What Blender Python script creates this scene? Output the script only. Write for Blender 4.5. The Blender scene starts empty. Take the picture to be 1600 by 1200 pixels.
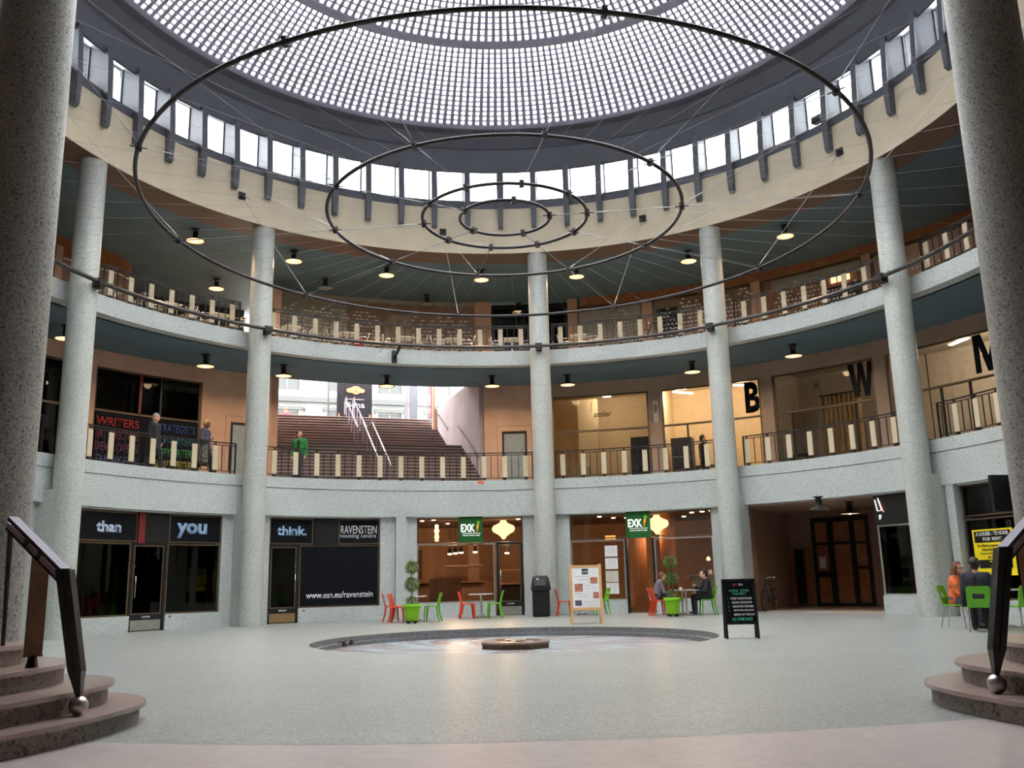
import bpy, bmesh, math, random
from mathutils import Matrix, Vector
random.seed(7)
sc = bpy.context.scene
COL = sc.collection
S, CO, PI = math.sin, math.cos, math.pi
def rad(a): return a*PI/180.0

# ------------------------------------------------------------------ camera
F_PX = 1424.27
PITCH, ROLL, YAW = rad(12.1938), rad(-1.3422), rad(0.2192)
CAM = Vector((0.0, -19.0756, 1.1184))
fw = Vector((S(YAW)*CO(PITCH), CO(YAW)*CO(PITCH), S(PITCH)))
rt0 = Vector((CO(YAW), -S(YAW), 0)); up0 = rt0.cross(fw)
RT = CO(ROLL)*rt0 + S(ROLL)*up0
UP = -S(ROLL)*rt0 + CO(ROLL)*up0
cd = bpy.data.cameras.new('camera'); cam = bpy.data.objects.new('camera', cd); COL.objects.link(cam)
cd.sensor_width = 36.0; cd.lens = F_PX/1600*36.0; cd.clip_end = 400
cam.matrix_world = Matrix(((RT.x, UP.x, -fw.x, CAM.x), (RT.y, UP.y, -fw.y, CAM.y), (RT.z, UP.z, -fw.z, CAM.z), (0, 0, 0, 1)))
sc.camera = cam
def pray(x, y): return fw + ((x-800)/F_PX)*RT - ((y-600)/F_PX)*UP
def pz(x, y, z=0.0):
    d = pray(x, y); t = (z-CAM.z)/d.z; return CAM + t*d
def pcyl(x, y, R):
    d = pray(x, y); a = d.x*d.x+d.y*d.y; b = CAM.x*d.x+CAM.y*d.y; c = CAM.x**2+CAM.y**2-R*R
    t = (-b+math.sqrt(max(0, b*b-a*c)))/a; P = CAM+t*d
    return math.degrees(math.atan2(P.x, P.y)), P.z
def proj(P):
    d = Vector(P)-CAM; w = d.dot(fw); return 800+F_PX*d.dot(RT)/w, 600-F_PX*d.dot(UP)/w

# ------------------------------------------------------------------ sky and exposure
w = bpy.data.worlds.new('sky'); sc.world = w; w.use_nodes = True
bg = w.node_tree.nodes['Background']
bg.inputs[0].default_value = (1.0, 0.985, 0.955, 1); bg.inputs[1].default_value = 15.5
sc.view_settings.view_transform = 'Standard'; sc.view_settings.look = 'None'
sc.view_settings.exposure = 0.15; sc.view_settings.gamma = 1.0
sc.view_settings.use_curve_mapping = False
try:
    sc.cycles.use_denoising = True
    sc.cycles.max_bounces = 10; sc.cycles.diffuse_bounces = 6; sc.cycles.transparent_max_bounces = 24
    sc.cycles.sample_clamp_indirect = 8.0
except Exception: pass

# ------------------------------------------------------------------ materials
MATS = {}
def srgb(r, g, b):
    f = lambda c: (c/255/12.92) if c/255 <= .04045 else ((c/255+.055)/1.055)**2.4
    return (f(r), f(g), f(b))
def newmat(name):
    m = bpy.data.materials.new(name); m.use_nodes = True
    nt = m.node_tree; b = nt.nodes['Principled BSDF']; MATS[name] = m
    return m, nt, b
def pos(nt, scale=1.0):
    g = nt.nodes.new('ShaderNodeNewGeometry'); return g.outputs['Position']
def mat(name, col, rough=.5, metal=0, var=.12, scale=6, bump=0, spec=.5, emit=None, es=0):
    m, nt, b = newmat(name)
    L = nt.links.new
    n = nt.nodes.new('ShaderNodeTexNoise'); n.inputs['Scale'].default_value = scale; n.inputs['Detail'].default_value = 3
    tc = nt.nodes.new('ShaderNodeTexCoord'); L(tc.outputs['Object'], n.inputs['Vector'])
    mr = nt.nodes.new('ShaderNodeMapRange'); mr.inputs[1].default_value = .3; mr.inputs[2].default_value = .7
    mr.inputs[3].default_value = 1-var; mr.inputs[4].default_value = 1+var
    L(n.outputs[0], mr.inputs[0])
    mx = nt.nodes.new('ShaderNodeMix'); mx.data_type = 'RGBA'; mx.blend_type = 'MULTIPLY'; mx.inputs[0].default_value = 1
    mx.inputs[6].default_value = (*col, 1); L(mr.outputs[0], mx.inputs[7]); L(mx.outputs[2], b.inputs['Base Color'])
    b.inputs['Roughness'].default_value = rough; b.inputs['Metallic'].default_value = metal
    b.inputs['Specular IOR Level'].default_value = spec
    if bump:
        bp = nt.nodes.new('ShaderNodeBump'); bp.inputs['Strength'].default_value = bump; bp.inputs['Distance'].default_value = .01
        L(n.outputs[0], bp.inputs['Height']); L(bp.outputs[0], b.inputs['Normal'])
    if emit:
        b.inputs['Emission Color'].default_value = (*emit, 1); b.inputs['Emission Strength'].default_value = es
    return m
def terrazzo(name, base, dark, light, scale=16, frac=.22, rough=.45, fine=60, spec=.4, darkmix=1.0, fvar=.18):
    m, nt, b = newmat(name); L = nt.links.new
    P = pos(nt)
    def vor(sc_, fr, lim):
        v = nt.nodes.new('ShaderNodeTexVoronoi'); v.inputs['Scale'].default_value = sc_; L(P, v.inputs['Vector'])
        s = nt.nodes.new('ShaderNodeSeparateColor'); L(v.outputs['Color'], s.inputs[0])
        c1 = nt.nodes.new('ShaderNodeMath'); c1.operation = 'LESS_THAN'; L(s.outputs[0], c1.inputs[0]); c1.inputs[1].default_value = fr
        c2 = nt.nodes.new('ShaderNodeMath'); c2.operation = 'LESS_THAN'; L(v.outputs['Distance'], c2.inputs[0]); c2.inputs[1].default_value = lim
        q = nt.nodes.new('ShaderNodeMath'); q.operation = 'MULTIPLY'; L(c1.outputs[0], q.inputs[0]); L(c2.outputs[0], q.inputs[1])
        return q.outputs[0], s
    n = nt.nodes.new('ShaderNodeTexNoise'); n.inputs['Scale'].default_value = fine; n.inputs['Detail'].default_value = 2; L(P, n.inputs['Vector'])
    n2 = nt.nodes.new('ShaderNodeTexNoise'); n2.inputs['Scale'].default_value = .7; n2.inputs['Detail'].default_value = 4; L(P, n2.inputs['Vector'])
    def mr_(o, lo, hi):
        mr = nt.nodes.new('ShaderNodeMapRange'); mr.inputs[1].default_value = .35; mr.inputs[2].default_value = .65
        mr.inputs[3].default_value = lo; mr.inputs[4].default_value = hi; L(o, mr.inputs[0]); return mr.outputs[0]
    def mul(a, bb):
        mx = nt.nodes.new('ShaderNodeMix'); mx.data_type = 'RGBA'; mx.blend_type = 'MULTIPLY'; mx.inputs[0].default_value = 1
        if isinstance(a, tuple): mx.inputs[6].default_value = (*a, 1)
        else: L(a, mx.inputs[6])
        L(bb, mx.inputs[7]); return mx.outputs[2]
    c = mul(mul(base, mr_(n.outputs[0], 1-fvar, 1+fvar)), mr_(n2.outputs[0], .95, 1.05))
    for (sc_, fr, lim, colr) in ((scale, frac, .42, dark), (scale*1.7, frac*.8, .4, dark), (scale*1.3, frac, .38, light)):
        f, s = vor(sc_, fr, lim)
        k = nt.nodes.new('ShaderNodeMath'); k.operation = 'MULTIPLY'; L(f, k.inputs[0]); k.inputs[1].default_value = darkmix
        mx = nt.nodes.new('ShaderNodeMix'); mx.data_type = 'RGBA'; L(k.outputs[0], mx.inputs[0]); L(c, mx.inputs[6]); mx.inputs[7].default_value = (*colr, 1)
        c = mx.outputs[2]
    L(c, b.inputs['Base Color']); b.inputs['Roughness'].default_value = rough; b.inputs['Specular IOR Level'].default_value = spec
    return m
def glass(name, tint=(.9, .93, .93), ior=1.5, rough=.02, refl=1.0):
    m = bpy.data.materials.new(name); m.use_nodes = True; nt = m.node_tree; nt.nodes.clear(); L = nt.links.new
    o = nt.nodes.new('ShaderNodeOutputMaterial'); t = nt.nodes.new('ShaderNodeBsdfTransparent'); t.inputs[0].default_value = (*tint, 1)
    g = nt.nodes.new('ShaderNodeBsdfGlossy'); g.inputs['Roughness'].default_value = rough
    fr = nt.nodes.new('ShaderNodeFresnel'); fr.inputs[0].default_value = ior
    k = nt.nodes.new('ShaderNodeMath'); k.operation = 'MULTIPLY'; k.inputs[1].default_value = refl; L(fr.outputs[0], k.inputs[0])
    mx = nt.nodes.new('ShaderNodeMixShader'); L(k.outputs[0], mx.inputs[0]); L(t.outputs[0], mx.inputs[1]); L(g.outputs[0], mx.inputs[2])
    L(mx.outputs[0], o.inputs[0]); MATS[name] = m; return m
def lamp(name, col, s):
    m, nt, b = newmat(name); b.inputs['Base Color'].default_value = (*col, 1)
    b.inputs['Emission Color'].default_value = (*col, 1); b.inputs['Emission Strength'].default_value = s; return m

terrazzo('terrazzo_pale', (.50, .535, .518), (.10, .12, .14), (.70, .74, .72), scale=38, frac=.15, rough=.5, fine=38, darkmix=.7, fvar=.13)
terrazzo('terrazzo_column', (.50, .52, .485), (.10, .12, .13), (.68, .7, .65), scale=38, frac=.16, rough=.42, fine=38, darkmix=.7, fvar=.13)
terrazzo('terrazzo_floor', (.335, .355, .345), (.16, .175, .175), (.58, .60, .58), scale=20, frac=.5, rough=.34, fine=45, spec=.5, darkmix=.5, fvar=.2)
terrazzo('terrazzo_dark', (.20, .20, .21), (.05, .05, .06), (.38, .36, .36), scale=22, frac=.25, rough=.5, darkmix=.6)
terrazzo('step_riser', (.23, .19, .16), (.04, .035, .03), (.34, .29, .25), scale=20, frac=.3, rough=.6, darkmix=.6)
terrazzo('pink_stone', (.56, .485, .47), (.48, .41, .40), (.62, .54, .53), scale=3, frac=.2, rough=.28, fine=9, darkmix=.3, fvar=.06)
terrazzo('step_tread', (.37, .275, .245), (.29, .205, .18), (.44, .34, .31), scale=9, frac=.3, rough=.25, darkmix=.3, fvar=.08)
terrazzo('terrazzo_entry_dim', (.36, .35, .315), (.07, .08, .11), (.52, .50, .46), scale=34, frac=.12, rough=.42, fine=45, darkmix=.75, fvar=.28)  # near columns: bluish specks, base darkened to carry the dim entrance shade
mat('cream', srgb(226, 212, 184), .7, var=.05, scale=1.5)
mat('panel_cream', srgb(205, 190, 160), .6, var=.05)
mat('blue_ceiling', (.10, .16, .20), .75, var=.08, scale=.8)
mat('brown_soffit', (.16, .095, .065), .6, var=.1, scale=1)
mat('lantern_grey', (.10, .105, .125), .45, var=.08, scale=1)
mat('fin_grey', (.115, .12, .14), .5, var=.08, scale=2)
mat('dome_concrete', (.36, .35, .43), .8, var=.1, scale=3)
mat('peach_wall', (.56, .345, .24), .65, var=.1, scale=1.3)
mat('tan_wall', (.36, .25, .185), .65, var=.08, scale=1.0)
mat('brown_wall', (.27, .17, .125), .6, var=.12, scale=2)
mat('wood_orange', (.30, .115, .045), .5, var=.18, scale=3)
mat('wood_dark', (.12, .065, .035), .5, var=.2, scale=4)
mat('plank_brown', (.22, .125, .065), .45, var=.15, scale=8)
mat('plaster_mauve', (.42, .36, .385), .75, var=.12, scale=.9)
mat('room_cream', (.66, .53, .36), .8, var=.05)
mat('room_grey', (.46, .40, .34), .8, var=.08)
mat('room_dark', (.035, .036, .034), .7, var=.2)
mat('room_rust', (.40, .225, .135), .75, var=.15, scale=1)
mat('room_brown', (.12, .06, .035), .7, var=.15)
mat('black', (.012, .012, .013), .45, var=.1, spec=.3)
mat('black_satin', (.016, .016, .018), .25, var=.1)
mat('vinyl_black', (.007, .008, .011), .5, var=.05, spec=.1)
mat('iron', (.028, .024, .022), .45, metal=.4, var=.15)
mat('bronze', (.16, .115, .075), .35, metal=.8, var=.1)
mat('alu', (.55, .54, .50), .3, metal=.9, var=.06)
mat('brass_plate', (.42, .29, .14), .32, metal=.8, var=.08)
mat('chrome', (.8, .8, .82), .18, metal=1, var=.02)
mat('rail_steel', (.34, .31, .38), .34, metal=.85, var=.05)
mat('ball_steel', (.52, .48, .47), .34, metal=.9, var=.03)
mat('rail_dark', (.10, .09, .12), .4, metal=.4, var=.05)
mat('tube_dark', (.075, .068, .068), .35, metal=.6, var=.1)
mat('ring_steel', (.055, .05, .052), .34, metal=.85, var=.05)
mat('cable', (.34, .34, .35), .4, metal=.6, var=.02)
mat('plastic_red', srgb(226, 66, 28), .35, var=.04)
mat('plastic_green', srgb(106, 186, 32), .35, var=.04)
mat('pot_green', srgb(132, 200, 6), .35, var=.04)
mat('leaf', (.12, .19, .04), .55, var=.4, scale=30)
mat('soil', (.03, .02, .012), .9)
mat('bark', (.06, .04, .025), .8)
mat('pine', srgb(214, 168, 112), .5, var=.12, scale=9)
mat('paper', (.78, .78, .78), .6, var=.03)
mat('paper_cream', (.62, .58, .50), .6, var=.05)
mat('text_white', (.72, .74, .76), .5, var=.02)
mat('text_blue', srgb(150, 185, 220), .5, var=.02)
mat('text_pale', srgb(190, 205, 230), .5, var=.02)
mat('sign_green', srgb(24, 92, 38), .4, var=.04)
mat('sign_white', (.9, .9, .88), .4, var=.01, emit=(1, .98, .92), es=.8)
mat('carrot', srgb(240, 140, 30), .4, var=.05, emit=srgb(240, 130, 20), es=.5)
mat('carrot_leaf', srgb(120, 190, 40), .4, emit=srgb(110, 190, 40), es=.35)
mat('red_strip', (.16, .010, .012), .4)
mat('yellow', srgb(245, 220, 20), .5, var=.02)
mat('chalk_green', srgb(60, 170, 130), .8, var=.25, scale=60)
mat('chalk_white', (.75, .75, .75), .8, var=.25, scale=60)
mat('chalk_red', srgb(200, 70, 60), .7)
mat('dash_white', (.75, .72, .66), .5)
mat('menu_photo', srgb(176, 110, 90), .5, var=.6, scale=40)
mat('menu_photo2', srgb(90, 80, 100), .5, var=.6, scale=40)
mat('menu_green', srgb(20, 56, 46), .5)
mat('menu_grey', (.5, .5, .5), .6)
mat('table_top', (.62, .64, .66), .22, metal=.5, var=.04)
mat('skin_light', srgb(214, 160, 130), .55, var=.04)
mat('skin_dark', srgb(110, 72, 52), .5, var=.04)
mat('hair_black', (.012, .010, .009), .5, var=.3, scale=60)
mat('hair_brown', srgb(112, 62, 36), .5, var=.3, scale=60)
mat('hair_grey', (.30, .30, .29), .6, var=.3, scale=60)
mat('hair_blond', srgb(206, 170, 110), .55, var=.3, scale=60)
mat('cloth_black', (.014, .014, .017), .8, var=.2, scale=20)
mat('cloth_navy', (.018, .02, .035), .8, var=.2, scale=20)
mat('cloth_green', srgb(24, 122, 52), .7, var=.15, scale=20)
mat('cloth_grey', srgb(112, 112, 122), .85, var=.12, scale=20)
mat('cloth_slate', srgb(74, 76, 92), .8, var=.15, scale=20)
mat('cloth_orange', srgb(220, 110, 60), .8, var=.5, scale=9)
mat('cloth_pink', srgb(200, 90, 100), .8, var=.4, scale=9)
mat('cloth_pattern', (.12, .115, .10), .8, var=.95, scale=14)
mat('cloth_cream', srgb(225, 215, 185), .7)
mat('eye_dark', (.015, .01, .01), .2)
mat('lip', srgb(160, 80, 75), .5)
mat('tyre', (.015, .015, .015), .7)
mat('stone_white', (.24, .235, .225), .8, var=.04, scale=2)
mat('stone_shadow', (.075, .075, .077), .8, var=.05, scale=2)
mat('street', (.25, .25, .25), .9)
mat('stair_dark', (.12, .082, .078), .38, var=.15, scale=2)
mat('stair_edge', (.46, .39, .37), .3, var=.08, scale=2)
mat('poster_dark', (.018, .017, .022), .35, var=.4, scale=12)
mat('poster_flesh', srgb(206, 128, 92), .5, var=.35, scale=14)
mat('red_flag', srgb(170, 30, 45), .6)
mat('orange_tag', srgb(240, 90, 40), .5)
mat('mural_grey', (.33, .31, .27), .6, var=.2, scale=1.2)
mat('mural_beige', (.36, .28, .19), .6, var=.4, scale=2.5)
mat('shelf_blue', (.022, .032, .055), .4, var=.2)
mat('curtain', (.42, .28, .14), .8, var=.15, scale=5)
mat('counter_grey', (.28, .31, .31), .4, var=.1)
lamp('lamp_warm', (1.0, .62, .30), 3.2)
lamp('lamp_disc', (1.0, .66, .38), 1.15)
lamp('lamp_bulb', (1.0, .85, .62), 9.0)
lamp('lamp_globe', (1.0, .72, .36), 2.6)
lamp('lamp_tube', (1.0, .93, .84), 14.0)
lamp('lamp_spot', (1.0, .78, .5), 16.0)
lamp('neon_white', (1.0, .97, .95), 2.0)
lamp('neon_red', (1.0, .25, .2), 1.5)
lamp('light_box', (1.0, .55, .28), 1.7)
lamp('amber', (1.0, .42, .1), 2.0)
glass('glass_clear'); glass('glass_smoke', (.30, .31, .30), 1.36, .02); glass('glass_shop', (.80, .82, .80), 1.45)
glass('glass_roof', (.84, .87, .90), 1.3, .1); glass('glass_cafe', (.82, .78, .74), 1.45); glass('glass_office', (.85, .83, .78), 1.4)
# pool floor: painted swirl, blue-white with brown streaks running out from the middle
def pool_mat():
    m, nt, b = newmat('pool_paint'); L = nt.links.new; N = nt.nodes.new
    P = pos(nt); s = N('ShaderNodeSeparateXYZ'); L(P, s.inputs[0])
    def M(op, a, bb=None, c=None):
        n = N('ShaderNodeMath'); n.operation = op
        for i, v in enumerate((a, bb, c)):
            if v is None: continue
            if isinstance(v, (int, float)): n.inputs[i].default_value = v
            else: L(v, n.inputs[i])
        return n.outputs[0]
    r = M('SQRT', M('ADD', M('MULTIPLY', s.outputs[0], s.outputs[0]), M('MULTIPLY', s.outputs[1], s.outputs[1])))
    a = M('ARCTAN2', s.outputs[1], s.outputs[0]); a2 = M('ADD', a, M('MULTIPLY', r, .22))
    cb = N('ShaderNodeCombineXYZ'); L(M('MULTIPLY', M('COSINE', a2), 3.4), cb.inputs[0]); L(M('MULTIPLY', M('SINE', a2), 3.4), cb.inputs[1]); L(M('MULTIPLY', r, .35), cb.inputs[2])
    n = N('ShaderNodeTexNoise'); n.inputs['Scale'].default_value = 2.6; n.inputs['Detail'].default_value = 5; n.inputs['Roughness'].default_value = .65; L(cb.outputs[0], n.inputs['Vector'])
    cr = N('ShaderNodeValToRGB'); L(n.outputs[0], cr.inputs[0])
    e = cr.color_ramp.elements; e[0].position = .41; e[0].color = (.20, .15, .15, 1); e[1].position = .58; e[1].color = (.42, .56, .64, 1)
    x = cr.color_ramp.elements.new(.50); x.color = (.36, .35, .38, 1)
    L(cr.outputs[0], b.inputs['Base Color']); b.inputs['Roughness'].default_value = .3
pool_mat()

# ------------------------------------------------------------------ mesh helpers
def pol(R, a, z=0.0): return Vector((R*S(rad(a)), R*CO(rad(a)), z))
def FR(a, R, z):
    """frame on the round wall: x along the wall (to the right seen from the middle), y up, z towards the middle"""
    o = pol(R, a, z); T = Vector((CO(rad(a)), -S(rad(a)), 0)); N = Vector((-S(rad(a)), -CO(rad(a)), 0))
    return Matrix(((T.x, 0, N.x, o.x), (T.y, 0, N.y, o.y), (0, 1, 0, o.z), (0, 0, 0, 1)))
class MB:
    def __init__(s): s.v = []; s.f = []; s.sm = []
    def add(s, vs, fs, smooth=False):
        o = len(s.v); s.v += [tuple(v) for v in vs]; s.f += [tuple(i+o for i in f) for f in fs]; s.sm += [smooth]*len(fs); return s
    def box(s, x0, x1, y0, y1, z0, z1, M=None):
        vs = [Vector((x, y, z)) for z in (z0, z1) for y in (y0, y1) for x in (x0, x1)]
        if M is not None: vs = [M @ v for v in vs]
        return s.add(vs, [(0, 2, 3, 1), (4, 5, 7, 6), (0, 1, 5, 4), (2, 6, 7, 3), (0, 4, 6, 2), (1, 3, 7, 5)])
    def bevbox(s, x0, x1, y0, y1, z0, z1, b=.01, M=None):
        vs = []
        for z, k in ((z0, b), (z0+b, 0), (z1-b, 0), (z1, b)):
            for (x, y) in ((x0+k+b, y0+k), (x1-k-b, y0+k), (x1-k, y0+k+b), (x1-k, y1-k-b), (x1-k-b, y1-k), (x0+k+b, y1-k), (x0+k, y1-k-b), (x0+k, y0+k+b)):
                vs.append(Vector((x, y, z)))
        if M is not None: vs = [M @ v for v in vs]
        fs = [tuple(reversed(range(8))), tuple(range(24, 32))]
        for l in range(3):
            for i in range(8): j = (i+1) % 8; fs.append((l*8+i, l*8+j, l*8+8+j, l*8+8+i))
        return s.add(vs, fs)
    def pbox(s, R0, R1, a0, a1, z0, z1, da=1.5):
        n = max(1, int(math.ceil(abs(a1-a0)/da))); full = abs(a1-a0) > 359.9
        vs = []; fs = []
        for i in range(n if full else n+1):
            a = a0+(a1-a0)*i/n
            vs += [pol(R0, a, z0), pol(R1, a, z0), pol(R1, a, z1), pol(R0, a, z1)]
        m = len(vs)//4
        for i in range(n):
            p = i*4; q = ((i+1) % m)*4
            for k in range(4): l = (k+1) % 4; fs.append((p+k, q+k, q+l, p+l))
        if not full: fs += [(0, 1, 2, 3), (m*4-1, m*4-2, m*4-3, m*4-4)]
        return s.add(vs, fs)
    def loft(s, rings, closed=True, caps=True, smooth=True):
        n = len(rings[0]); vs = [v for r in rings for v in r]; fs = []
        for i in range(len(rings)-1):
            for k in range(n if closed else n-1):
                l = (k+1) % n; fs.append((i*n+k, i*n+l, (i+1)*n+l, (i+1)*n+k))
        s.add(vs, fs, smooth)
        if caps: s.add(rings[0], [tuple(reversed(range(n)))]); s.add(rings[-1], [tuple(range(n))])
        return s
    def cyl(s, p0, p1, r0, r1=None, n=10, caps=True, smooth=True):
        r1 = r0 if r1 is None else r1; p0 = Vector(p0); p1 = Vector(p1); d = (p1-p0).normalized()
        u = d.orthogonal().normalized(); v = d.cross(u)
        R = [[p+(u*CO(2*PI*k/n)+v*S(2*PI*k/n))*r for k in range(n)] for p, r in ((p0, r0), (p1, r1))]
        return s.loft(R, caps=caps, smooth=smooth)
    def tube(s, pts, r, n=8, closed=False, smooth=True):
        pts = [Vector(p) for p in pts]; rings = []; m = len(pts); u = None
        for i, p in enumerate(pts):
            if closed: d = pts[(i+1) % m]-pts[i-1]
            else: d = pts[min(i+1, m-1)]-pts[max(i-1, 0)]
            d.normalize()
            if u is None: u = d.orthogonal().normalized()
            u = (u-d*u.dot(d)).normalized(); v = d.cross(u)
            rr = r[i] if isinstance(r, (list, tuple)) else r
            rings.append([p+(u*CO(2*PI*k/n)+v*S(2*PI*k/n))*rr for k in range(n)])
        if closed:
            nn = n; vs = [v for q in rings for v in q]; fs = []
            best = min(range(nn), key=lambda sft: (rings[0][sft]-rings[-1][0]).length)
            for i in range(m):
                j = (i+1) % m; sh = best if j == 0 else 0
                for k in range(nn): l = (k+1) % nn; fs.append((i*nn+k, i*nn+l, j*nn+(l+sh) % nn, j*nn+(k+sh) % nn))
            return s.add(vs, fs, smooth)
        return s.loft(rings, smooth=smooth)
    def ring(s, R, z, r, n=120, k=8, c=(0, 0)):
        return s.tube([(c[0]+R*S(2*PI*i/n), c[1]+R*CO(2*PI*i/n), z) for i in range(n)], r, k, closed=True)
    def lathe(s, prof, n=24, o=(0, 0, 0), M=None, smooth=True):
        o = Vector(o); rings = []
        for (r, z) in prof: rings.append([o+Vector((max(r, 1e-4)*CO(2*PI*k/n), max(r, 1e-4)*S(2*PI*k/n), z)) for k in range(n)])
        if M is not None: rings = [[M @ v for v in q] for q in rings]
        return s.loft(rings, caps=True, smooth=smooth)
    def sphere(s, c, r, n=12, m=8, sx=1, sy=1, sz=1):
        c = Vector(c)
        return s.loft([[c+Vector((r*sx*S(PI*max(.02, min(.98, i/m)))*CO(2*PI*k/n), r*sy*S(PI*max(.02, min(.98, i/m)))*S(2*PI*k/n), -r*sz*CO(PI*max(.02, min(.98, i/m))))) for k in range(n)] for i in range(m+1)])
    def prism(s, poly, z0, z1, M=None):
        n = len(poly); vs = [Vector((x, y, z)) for z in (z0, z1) for (x, y) in poly]
        if M is not None: vs = [M @ v for v in vs]
        return s.add(vs, [tuple(reversed(range(n))), tuple(range(n, 2*n))]+[(k, (k+1) % n, n+(k+1) % n, n+k) for k in range(n)])
    def mesh(s, name):
        me = bpy.data.meshes.new(name); me.from_pydata(s.v, [], s.f); me.polygons.foreach_set('use_smooth', s.sm)
        bm = bmesh.new(); bm.from_mesh(me); bmesh.ops.recalc_face_normals(bm, faces=bm.faces); bm.to_mesh(me); bm.free()
        return me
    def build(s, name, m, parent=None):
        me = s.mesh(name); me.materials.append(MATS[m]); o = bpy.data.objects.new(name, me); COL.objects.link(o)
        if parent is not None: o.parent = parent
        return o
def obj(name, me, m=None, parent=None, mw=None):
    o = bpy.data.objects.new(name, me); COL.objects.link(o)
    if m is not None and not me.materials: me.materials.append(MATS[m])
    if parent is not None: o.parent = parent
    if mw is not None: o.matrix_local = mw
    return o
def tag(o, label, cat, group=None):
    o['label'] = label; o['category'] = cat
    if group: o['group'] = group
    return o
def thing(name, label, cat, loc=(0, 0, 0), rz=0, group=None):
    o = bpy.data.objects.new(name, None); COL.objects.link(o); o.location = loc; o.rotation_euler = (0, 0, rz); o.empty_display_size = .1
    return tag(o, label, cat, group)
def struct(o, label=None):
    o['kind'] = 'structure'
    if label: o['label'] = label
    return o
def sempty(name, label=None):
    o = bpy.data.objects.new(name, None); COL.objects.link(o); o.empty_display_size = .1; return struct(o, label)
def copy_tree(o, parent=None):
    c = o.copy(); COL.objects.link(c); c.parent = parent
    for ch in o.children: copy_tree(ch, c)
    return c
TXT = {}
def text_mesh(body, h, width=None, bold=0.0, depth=.004, shear=0.0, spacing=1.0, align='CENTER'):
    key = (body, h, width, bold, depth, shear, spacing, align)
    if key in TXT: return TXT[key]
    c = bpy.data.curves.new('lettering', 'FONT'); c.body = body; c.size = 1.0; c.offset = bold; c.extrude = 0.0; c.shear = shear
    c.space_character = spacing; c.align_x = 'LEFT'; c.resolution_u = 3
    o = bpy.data.objects.new('lettering', c); COL.objects.link(o)
    dg = bpy.context.evaluated_depsgraph_get(); me = bpy.data.meshes.new_from_object(o.evaluated_get(dg))
    bpy.data.objects.remove(o); bpy.data.curves.remove(c)
    xs = [v.co.x for v in me.vertices]; ys = [v.co.y for v in me.vertices]
    x0, x1, y0, y1 = min(xs), max(xs), min(ys), max(ys)
    sy = h/(y1-y0); sx = (width/(x1-x0)) if width else sy
    for v in me.vertices:
        xx = (v.co.x-(x0+x1)/2)*sx if align == 'CENTER' else (v.co.x-x0)*sx
        v.co = (xx, (v.co.y-y0)*sy-h/2, 0)
    bm = bmesh.new(); bm.from_mesh(me)
    r = bmesh.ops.extrude_face_region(bm, geom=bm.faces[:])
    for e in r['geom']:
        if isinstance(e, bmesh.types.BMVert): e.co.z += depth
    bmesh.ops.recalc_face_normals(bm, faces=bm.faces); bm.to_mesh(me); bm.free()
    TXT[key] = me; return me
def text(body, m, h, M, parent, width=None, name='lettering', bend=True, **kw):
    """lettering as flat pieces, one part for each word"""
    src = text_mesh(body, h, width, **kw); nw = len(body.split())
    bm = bmesh.new(); bm.from_mesh(src); iv = sorted((min(v.co.x for v in f.verts), max(v.co.x for v in f.verts)) for f in bm.faces); bm.free()
    runs = []
    for a, b in iv:
        if runs and a <= runs[-1][1]+1e-5: runs[-1][1] = max(b, runs[-1][1])
        else: runs.append([a, b])
    gaps = sorted(((runs[i+1][0]-runs[i][1], (runs[i+1][0]+runs[i][1])/2) for i in range(len(runs)-1)), reverse=True)[:nw-1]
    cuts = sorted(g[1] for g in gaps)
    out = []
    for k in range(len(cuts)+1):
        lo = cuts[k-1] if k else -1e9; hi = cuts[k] if k < len(cuts) else 1e9
        bm = bmesh.new(); bm.from_mesh(src)
        bmesh.ops.delete(bm, geom=[v for v in bm.verts if not lo < v.co.x < hi], context='VERTS')
        if bend:
            Rb = math.hypot(M[0][3], M[1][3])
            for v in bm.verts: th = v.co.x/Rb; q = Rb-v.co.z; v.co.x = q*S(th); v.co.z = Rb-q*CO(th)
        me = bpy.data.meshes.new(name); bm.to_mesh(me); bm.free(); out.append(obj(name, me, m, parent, M))
    return out

def add_light(kind, loc, energy, col, parent=None, size=.1, angle=150, rot=(0, 0, 0), name='lamp_light'):
    """the light a lamp gives off; linked under that lamp"""
    l = bpy.data.lights.new(name, kind); l.energy = energy; l.color = col
    if kind == 'SPOT': l.spot_size = rad(angle); l.spot_blend = .6; l.shadow_soft_size = size
    elif kind == 'POINT': l.shadow_soft_size = size
    else: l.size = size
    o = bpy.data.objects.new(name, l); COL.objects.link(o); o.location = loc; o.rotation_euler = rot
    if parent is not None: o.parent = parent
    return o
WARM = (1.0, .70, .42)
# ------------------------------------------------------------------ setting: levels and radii (metres, from the middle of the hall)
Z1, Z2, ZC = 4.49, 9.05, 12.37       # first gallery floor, second gallery floor, top gallery ceiling
G1B, G2B = 3.28, 8.54                # undersides of the galleries
RW, RG1, RG2, RCR = 12.2, 12.0, 12.12, 11.25
RB1, RB2, ROUT = 15.55, 17.0, 21.0
ST0, ST1 = -33.2, -3.6               # sector of the stairs to the street
RCOL, rCOL = 11.6, .345

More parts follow.
